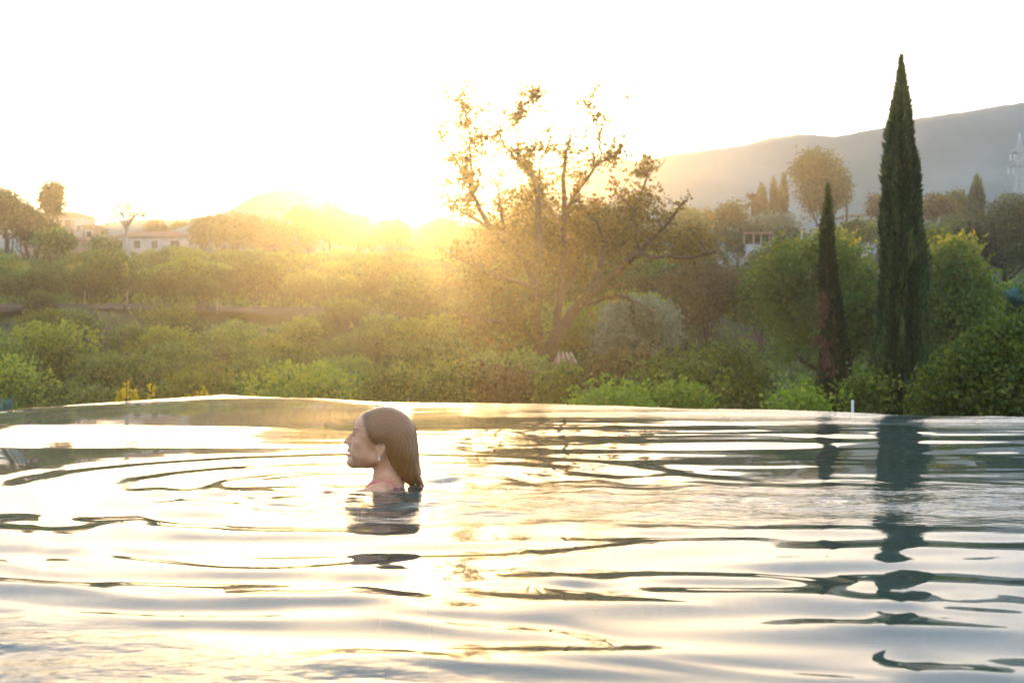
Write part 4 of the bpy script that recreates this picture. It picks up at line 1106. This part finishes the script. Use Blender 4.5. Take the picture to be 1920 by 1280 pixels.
def body_sdf(s):
    s.add(s.ell((40, 0, -70), (88, 150, 70)), 45)                       # upper back and collar
    s.add(s.ell((55, 0, -190), (92, 132, 150)), 40)
    s.add(s.ell((70, 0, -400), (78, 110, 150)), 60)
    s.add(s.ell((85, 0, -560), (98, 150, 120)), 60)
    for q in (-1, 1):
        s.add(s.cap((30, 0, 5), (0, 150 * q, -24), 44, 42), 34)         # shoulder line
        s.add(s.ell((-42, 62 * q, -170), (46, 52, 46)), 30)
    # near arm reaches forward just under the surface, the elbow breaking it
    s.add(s.cap((-10, -158, -28), (-120, -205, -42), 44, 33), 22)
    s.add(s.cap((-120, -205, -42), (-172, -215, -22), 33, 27), 12)
    s.add(s.cap((-172, -215, -22), (-330, -130, -95), 29, 20), 10)
    s.add(s.cap((-330, -130, -95), (-395, -100, -120), 20, 17), 10)
    s.add(s.cap((-5, 158, -34), (-190, 235, -120), 42, 33), 22)
    s.add(s.cap((-190, 235, -120), (-380, 150, -190), 32, 19), 12)
    s.add(s.cap((-380, 150, -190), (-430, 125, -205), 19, 17), 10)
    for q in (-1, 1):                                                   # legs kicking behind and below
        s.add(s.cap((90, 75 * q, -610), (60 + 110 * (q < 0), 85 * q, -980), 82, 52), 40)
        s.add(s.cap((60 + 110 * (q < 0), 85 * q, -980), (330 + 90 * q, 80 * q, -1250), 52, 34), 14)
        s.add(s.cap((330 + 90 * q, 80 * q, -1250), (440 + 90 * q, 80 * q, -1330), 32, 22), 14)
    return s

xs = np.concatenate([np.arange(-480, -146, 13), np.arange(-146, 116, 2.3), np.arange(118, 560, 13)])
ys = np.concatenate([np.arange(-290, -88, 8), np.arange(-88, 89, 2.6), np.arange(92, 300, 12)])
zs = np.concatenate([np.arange(-1380, -240, 14), np.arange(-236, -20, 6), np.arange(-18, 300, 2.3)])
S = SDF(xs, ys, zs)
body_sdf(S)
# the head only touches the upper block of the grid
k0 = int(np.searchsorted(zs, -60)); i0 = int(np.searchsorted(xs, -160)); i1 = int(np.searchsorted(xs, 150)); j0 = int(np.searchsorted(ys, -120)); j1 = int(np.searchsorted(ys, 125))
H = SDF(xs[i0:i1], ys[j0:j1], zs[k0:])
head_sdf(H)
blk = S.d[i0:i1, j0:j1, k0:]
S.d[i0:i1, j0:j1, k0:] = smin(blk, H.d, 22 * 1.0)
V, Q = S.mesh()
hands = []
for (c, dx, q) in (((-395, -100, -120), (-0.86, 0.42, -0.28), -1), ((-430, 125, -205), (-0.9, -0.3, -0.3), 1)):
    c = np.array(c, float); d = np.array(dx); d /= np.linalg.norm(d); side = np.cross(d, [0, 0, 1]); side /= np.linalg.norm(side); up = np.cross(side, d)
    hx = np.arange(c[0] - 210, c[0] + 50, 3.4); hy = np.arange(c[1] - 130, c[1] + 130, 3.4); hz_ = np.arange(c[2] - 110, c[2] + 70, 3.4)
    h = SDF(hx, hy, hz_)
    h.add(h.cap(c - d * 20, c + d * 10, 17, 19), 5)
    for k, off in enumerate((-28, -10, 10, 27)): h.add(h.cap(c + d * 8 + side * off * .35, c + d * 82 + side * off, 15, 11), 12)
    for k, (off, ln) in enumerate(((-29, 62), (-10, 76), (10, 70), (28, 54))):
        a = c + d * 84 + side * off; m_ = a + d * ln * .5 - up * 5 + side * off * .05; e = a + d * ln - up * ln * .28 + side * off * .08
        h.add(h.cap(a, m_, 9.2, 8.2), 3); h.add(h.cap(m_, e, 8.2, 6.6), 2)
    t0 = c + d * 22 - side * 26 * q; t1 = t0 + d * 32 - side * 26 * q; t2 = t1 + d * 28 - side * 6 * q - up * 6
    h.add(h.cap(t0, t1, 12, 10), 6); h.add(h.cap(t1, t2, 10, 7.5), 2)
    hands.append(h.mesh())
V, Q = join([(V, Q)] + hands)
V = V / 1000.0
skin = noisy('skin', (0.60, 0.29, 0.15), (0.70, 0.36, 0.20), 22, 0.30, 0.03, spec=0.5)
ps_ = skin.node_tree.nodes['Principled BSDF']
ps_.inputs['Subsurface Weight'].default_value = 0.25; ps_.inputs['Subsurface Radius'].default_value = (1, .35, .18); ps_.inputs['Subsurface Scale'].default_value = 0.008
per = empty('person', (HX, DP, 0)); tag(per, 'woman swimming in profile with wet swept back hair, head above the pool water', 'person')
body = mesh_np('body', V, Q, skin, per, smooth=True)
lipm = noisy('lips', (0.46, 0.17, 0.14), (0.52, 0.2, 0.17), 40, 0.3, 0.03, spec=0.5)
body.data.materials.append(lipm)
Vm = V * 1000; lnx = np.interp(Vm[:, 2], [140, 156, 168, 190, 213, 240, 262, 284, 300.], [22, -18, -33, -44, -53, -60, -65, -67, -67.])
rt = sstep(-13, 4, Vm[:, 0] - lnx + 9 * vnoise(np.stack([Vm[:, 1] * .25, Vm[:, 2] * .25, Vm[:, 0] * .04], -1), 18)) * sstep(150, 165, Vm[:, 2])
bf = np.clip((np.abs(Vm[:, 1]) - 14) / 34, 0, 1); bz = 207.5 + 5 * np.sin(bf * 2.4) - 3 * bf
rt = np.maximum(rt, 0.8 * np.exp(-((Vm[:, 2] - bz) / (2.6 - 1.2 * bf)) ** 2) * sstep(11, 16, np.abs(Vm[:, 1])) * (1 - sstep(42, 50, np.abs(Vm[:, 1]))) * (Vm[:, 0] < -60))
a_ = body.data.attributes.new('roots', 'FLOAT', 'POINT'); a_.data.foreach_set('value', rt.astype(np.float32))
sn, sk_ = skin.node_tree.nodes, skin.node_tree.links
ra = sn.new('ShaderNodeAttribute'); ra.attribute_name = 'roots'; rm_ = sn.new('ShaderNodeMix'); rm_.data_type = 'RGBA'; rm_.inputs['B'].default_value = (0.2, 0.095, 0.035, 1)
old = ps_.inputs['Base Color'].links[0].from_socket; sk_.new(old, rm_.inputs['A']); sk_.new(ra.outputs['Fac'], rm_.inputs['Factor']); sk_.new(rm_.outputs['Result'], ps_.inputs['Base Color'])
fcn = V[Q].mean(1) * 1000
lip = (np.abs(fcn[:, 1]) < 22) & (fcn[:, 0] < -104) & (fcn[:, 2] > 120.8 - 10.5 * (1 - np.abs(fcn[:, 1]) / 24)) & (fcn[:, 2] < 121.5 + 12 * (1 - np.abs(fcn[:, 1]) / 24))
body.data.polygons.foreach_set('material_index', lip.astype(np.int32))
from mathutils.bvhtree import BVHTree
hd = np.where(V[:, 2] > 0.03)[0]; mk = (V[Q][:, :, 2] > 0.03).all(1); rm = -np.ones(len(V), np.int64); rm[hd] = np.arange(len(hd))
bvh = BVHTree.FromPolygons([tuple(v) for v in V[hd]], [tuple(int(i) for i in q) for q in rm[Q[mk]]])
def snap(p, off=0.0006):
    c, nn, _, _ = bvh.find_nearest(Vector(p)); d = (Vector(c)); 
    v = Vector(p) - d
    o_ = Vector((c[0] - 0.0, c[1], c[2] - .17)); o_.normalize()
    return np.array(d + o_ * off)

# wet hair combed straight back
hxs = np.arange(-80, 182, 2.2); hys = np.arange(-92, 93, 2.4); hzs = np.arange(-40, 306, 2.2)
Hs = SDF(hxs, hys, hzs)
Hs.add(Hs.ell((10, 0, 205), (100, 80.5, 91)), 5)
Hs.add(Hs.ell((40, 0, 190), (76, 78, 84)), 20); Hs.add(Hs.ell((58, 0, 150), (62, 68, 90)), 26)
Hs.add(Hs.cap((62, 0, 190), (72, 0, 120), 58, 55, 1.12), 34)
Hs.add(Hs.cap((72, 0, 120), (98, 0, 52), 55, 43, 1.08), 34)
Hs.add(Hs.cap((98, 0, 52), (140, -6, -6), 40, 16, 1.0), 26)
Hs.add(Hs.cap((112, -30, 70), (156, -34, 0), 14, 5, 1.0), 8)
Hs.add(Hs.cap((84, 20, 60), (112, 24, -6), 22, 10, 1.0), 10)
# hairline: keep what lies behind it
hl_z = np.array([-60, 8, 23, 49, 79, 100, 116, 140, 156, 168, 190, 213, 240, 262, 284, 300.])
hl_x = np.array([90, 84, 70, 50, 34, 26, 24, 22, -18, -33, -44, -53, -60, -65, -67, -67.])
# temples sweep back from the forehead: the line runs further back on the side
line = np.interp(Hs.z, hl_z, hl_x) + 6 * np.cos(Hs.y / 40.0) + (vnoise(np.stack([Hs.y * .09, Hs.z * .09, Hs.x * 0], -1), 15) * 3.0 + vnoise(np.stack([Hs.y * .22, Hs.z * .22, Hs.x * 0], -1), 16) * 4.5)
Hs.d = smax(Hs.d, (line - Hs.x) * 0.55, 9)
# strands: fine grooves that follow the comb direction
ang = np.arctan2(Hs.y, (Hs.z - 120) * 0.6 + 60)
def comb(x, y, z):
    """runs across the comb direction: arcs over the crown and down the back"""
    zz_ = np.maximum(z - 140, 0) ; return np.sqrt((x - 18) ** 2 + zz_ ** 2 + (0.35 * y) ** 2) - 0.22 * np.minimum(z - 140, 0)
cb_ = comb(Hs.x, Hs.y, Hs.z)
stq = np.stack([cb_ * 0.30, Hs.y * 0.03, np.arctan2(Hs.x - 18, Hs.z - 140) * 0.5], -1)
Hs.d = Hs.d + (vnoise(stq, 5) * 1.3 + vnoise(stq * np.array([2.1, 1.3, 1.3]), 6) * 0.6).astype(np.float32)
V, Q = Hs.mesh(); V = V / 1000.0
hm = principled('wet_hair', (0.085, 0.038, 0.016), 0.24, 0.7)
hn_, hk = hm.node_tree.nodes, hm.node_tree.links
t_ = hn_.new('ShaderNodeTexCoord'); mp_ = hn_.new('ShaderNodeMapping'); mp_.inputs['Scale'].default_value = (0.85, 45, 9); mp_.inputs['Rotation'].default_value = (0, 0, 0)
nn_ = hn_.new('ShaderNodeTexNoise'); nn_.inputs['Scale'].default_value = 1; nn_.inputs['Detail'].default_value = 3
bb_ = hn_.new('ShaderNodeBump'); bb_.inputs['Strength'].default_value = 0.6; bb_.inputs['Distance'].default_value = 0.002
rc_ = hn_.new('ShaderNodeValToRGB'); rc_.color_ramp.elements[0].color = (0.07, 0.024, 0.006, 1); rc_.color_ramp.elements[1].color = (0.42, 0.17, 0.035, 1)  # golden flare glow put into the strand colours
at_ = hn_.new('ShaderNodeAttribute'); at_.attribute_name = 'comb'
sx_ = hn_.new('ShaderNodeSeparateXYZ'); cx_n = hn_.new('ShaderNodeCombineXYZ')
hk.new(t_.outputs['Object'], sx_.inputs[0]); hk.new(at_.outputs['Fac'], cx_n.inputs['X']); hk.new(sx_.outputs['Y'], cx_n.inputs['Y']); hk.new(sx_.outputs['Z'], cx_n.inputs['Z'])
hk.new(cx_n.outputs[0], mp_.inputs['Vector']); hk.new(mp_.outputs[0], nn_.inputs['Vector']); hk.new(nn_.outputs['Fac'], bb_.inputs['Height'])
hk.new(nn_.outputs['Fac'], rc_.inputs['Fac']); hk.new(rc_.outputs['Color'], hn_['Principled BSDF'].inputs['Base Color'])
hk.new(bb_.outputs[0], hn_['Principled BSDF'].inputs['Normal'])
hair = mesh_np('hair', V, Q, hm, per, smooth=True, attr={'comb': comb(V[:, 0] * 1000, V[:, 1] * 1000, V[:, 2] * 1000)})
# loose wet strands lying on the hair and at its ends
parts = []
for k in range(150):
    f = rng.uniform(-1, 1); r1 = rng.uniform(0.0, 1)
    e = np.array([0.100 + 0.055 * r1, f * 0.035 - .005, 0.035 - 0.04 * r1])
    p0 = np.array([0.085 + 0.03 * rng.uniform(), f * 0.058, 0.15 + 0.03 * rng.uniform()])
    p1 = np.array([0.098 + 0.03 * r1, f * 0.052, 0.085])
    Vv, Ff, _ = tube([p0, p1, e], [.0007, .0009, .0005], 4, 5); parts.append((Vv, Ff))
Vv, Ff = join(parts); o = mesh_np('strands', Vv, Ff, hm, hair, smooth=True); tag(o, kind='stuff')

# eyebrows, lashes, lip colour, earring, pink bikini strap
brow = []
lash = []
lid = []
for q in (-1, 1):
    for k in range(130):
        f = k / 129; x = -.1045 + .024 * f * f; y = (.014 + .036 * f) * q; z = .2075 + .005 * math.sin(f * 2.4) - .003 * f
        d = np.array([.006, .004 * q, .003 * (1 - f)]) * rng.uniform(.7, 1.2)
        z += rng.uniform(-.0016, .0016) * (1.2 - f)
        Vv, Ff, _ = tube([snap((x, y, z)), snap(np.array([x, y, z]) + d)], [.00028, .00015], 4, 1); brow.append((Vv, Ff))
    for k in range(26):
        f = k / 25; a = -1.0 + 1.7 * f
        x = -.086 - .0140 * math.cos(a * .8); y = .030 * q + .0150 * math.sin(a) * q; z = .1875
        d = np.array([x + .086, y - .030 * q, 0]); d = d / np.linalg.norm(d) * .007 + np.array([0, 0, -.0005])
        Vv, Ff, _ = tube([(x, y, z), tuple(np.array([x, y, z]) + d * .6), tuple(np.array([x, y, z]) + d + np.array([0, 0, .0022]))], [.0006, .0005, .0002], 4, 2); lash.append((Vv, Ff))
dk = principled('dark_brow', (0.12, 0.06, 0.03), 0.6)
Vv, Ff = join(brow); mesh_np('eyebrows', Vv, Ff, dk, per)
Vv, Ff = join(lash); mesh_np('eyelashes', Vv, Ff, dk, per)
pearl = principled('pearl', (0.85, 0.85, 0.82), 0.15, 0.8)
for q in (-1, 1):
    Es = SDF(np.arange(-14, 8, 1.2), np.arange(60 if q > 0 else -84, 84 if q > 0 else -60, 1.2), np.arange(94, 124, 1.2))
    Es.add(Es.ell((-5, 76.5 * q, 113), (3.2, 3.2, 3.2)), 1); Es.add(Es.ell((-4, 76.5 * q, 104), (4.2, 4.2, 5.2)), 2.5)
    V, Q = Es.mesh(); mesh_np('earring', V / 1000, Q, pearl, per, smooth=True)
pink = noisy('pink_fabric', (0.62, 0.16, 0.17), (0.72, 0.22, 0.22), 60, 0.6, 0.2)
st_ = MB(); parts = []
for q in (-1, 1):
    pts = [(.085, .075 * q, -.022), (.045, .098 * q, .012), (.005, .108 * q, .0235), (-.035, .103 * q, .012), (-.075, .085 * q, -.05), (-.09, .065 * q, -.13)]
    Vv, Ff, _ = tube(pts, [.008] * 6, 8, 4); parts.append((Vv, Ff))
Vv, Ff = join(parts); sw = mesh_np('bikini_straps', Vv, Ff, pink, per, smooth=True)
cs = SDF(np.arange(-130, 30, 4), np.arange(-130, 131, 4), np.arange(-240, -90, 4))
for q in (-1, 1): cs.add(cs.ell((-46, 62 * q, -172), (50, 56, 46)), 10)
cs.cut(cs.ell((60, 0, -170), (100, 160, 120)), 4)
V, Q = cs.mesh(); mesh_np('bikini_top', V / 1000, Q, pink, per, smooth=True)

# droplets thrown up around her
drop = principled('water_drop', (0.75, 0.82, 0.82), 0.02, 1.0)
parts = []
for k in range(120):
    a = rng.uniform(0, 6.28); r_ = rng.uniform(.05, .45)
    cx_, cy_ = HX + math.cos(a) * r_ * 1.3, DP - .22 + math.sin(a) * r_ * .8
    rad = rng.uniform(.001, .0026) * (2.0 if k == 0 else 1); hh = .008 + rng.uniform(0, .012)
    if k == 0: cx_, cy_, rad, hh = pos(728, 989, 4.25).x, 4.25, .004, .012
    th_ = np.linspace(0, 2 * math.pi, 7)[:-1]; V = [(cx_, cy_, hh + rad)] + [(cx_ + math.cos(t) * rad, cy_ + math.sin(t) * rad, hh + .2 * rad) for t in th_] + [(cx_, cy_, hh - rad)]
    Fq = []
    for i in range(6): Fq += [(0, 1 + i, 1 + (i + 1) % 6, 1 + (i + 1) % 6), ]
    F3 = np.array([(0, 1 + i, 1 + (i + 1) % 6) for i in range(6)] + [(7, 1 + (i + 1) % 6, 1 + i) for i in range(6)])
    parts.append((np.array(V), F3))
V, Q = join(parts); tag(mesh_np('droplets', V, Q, drop, smooth=True), 'small water drops thrown up round the swimmer', 'water drops', kind='stuff')
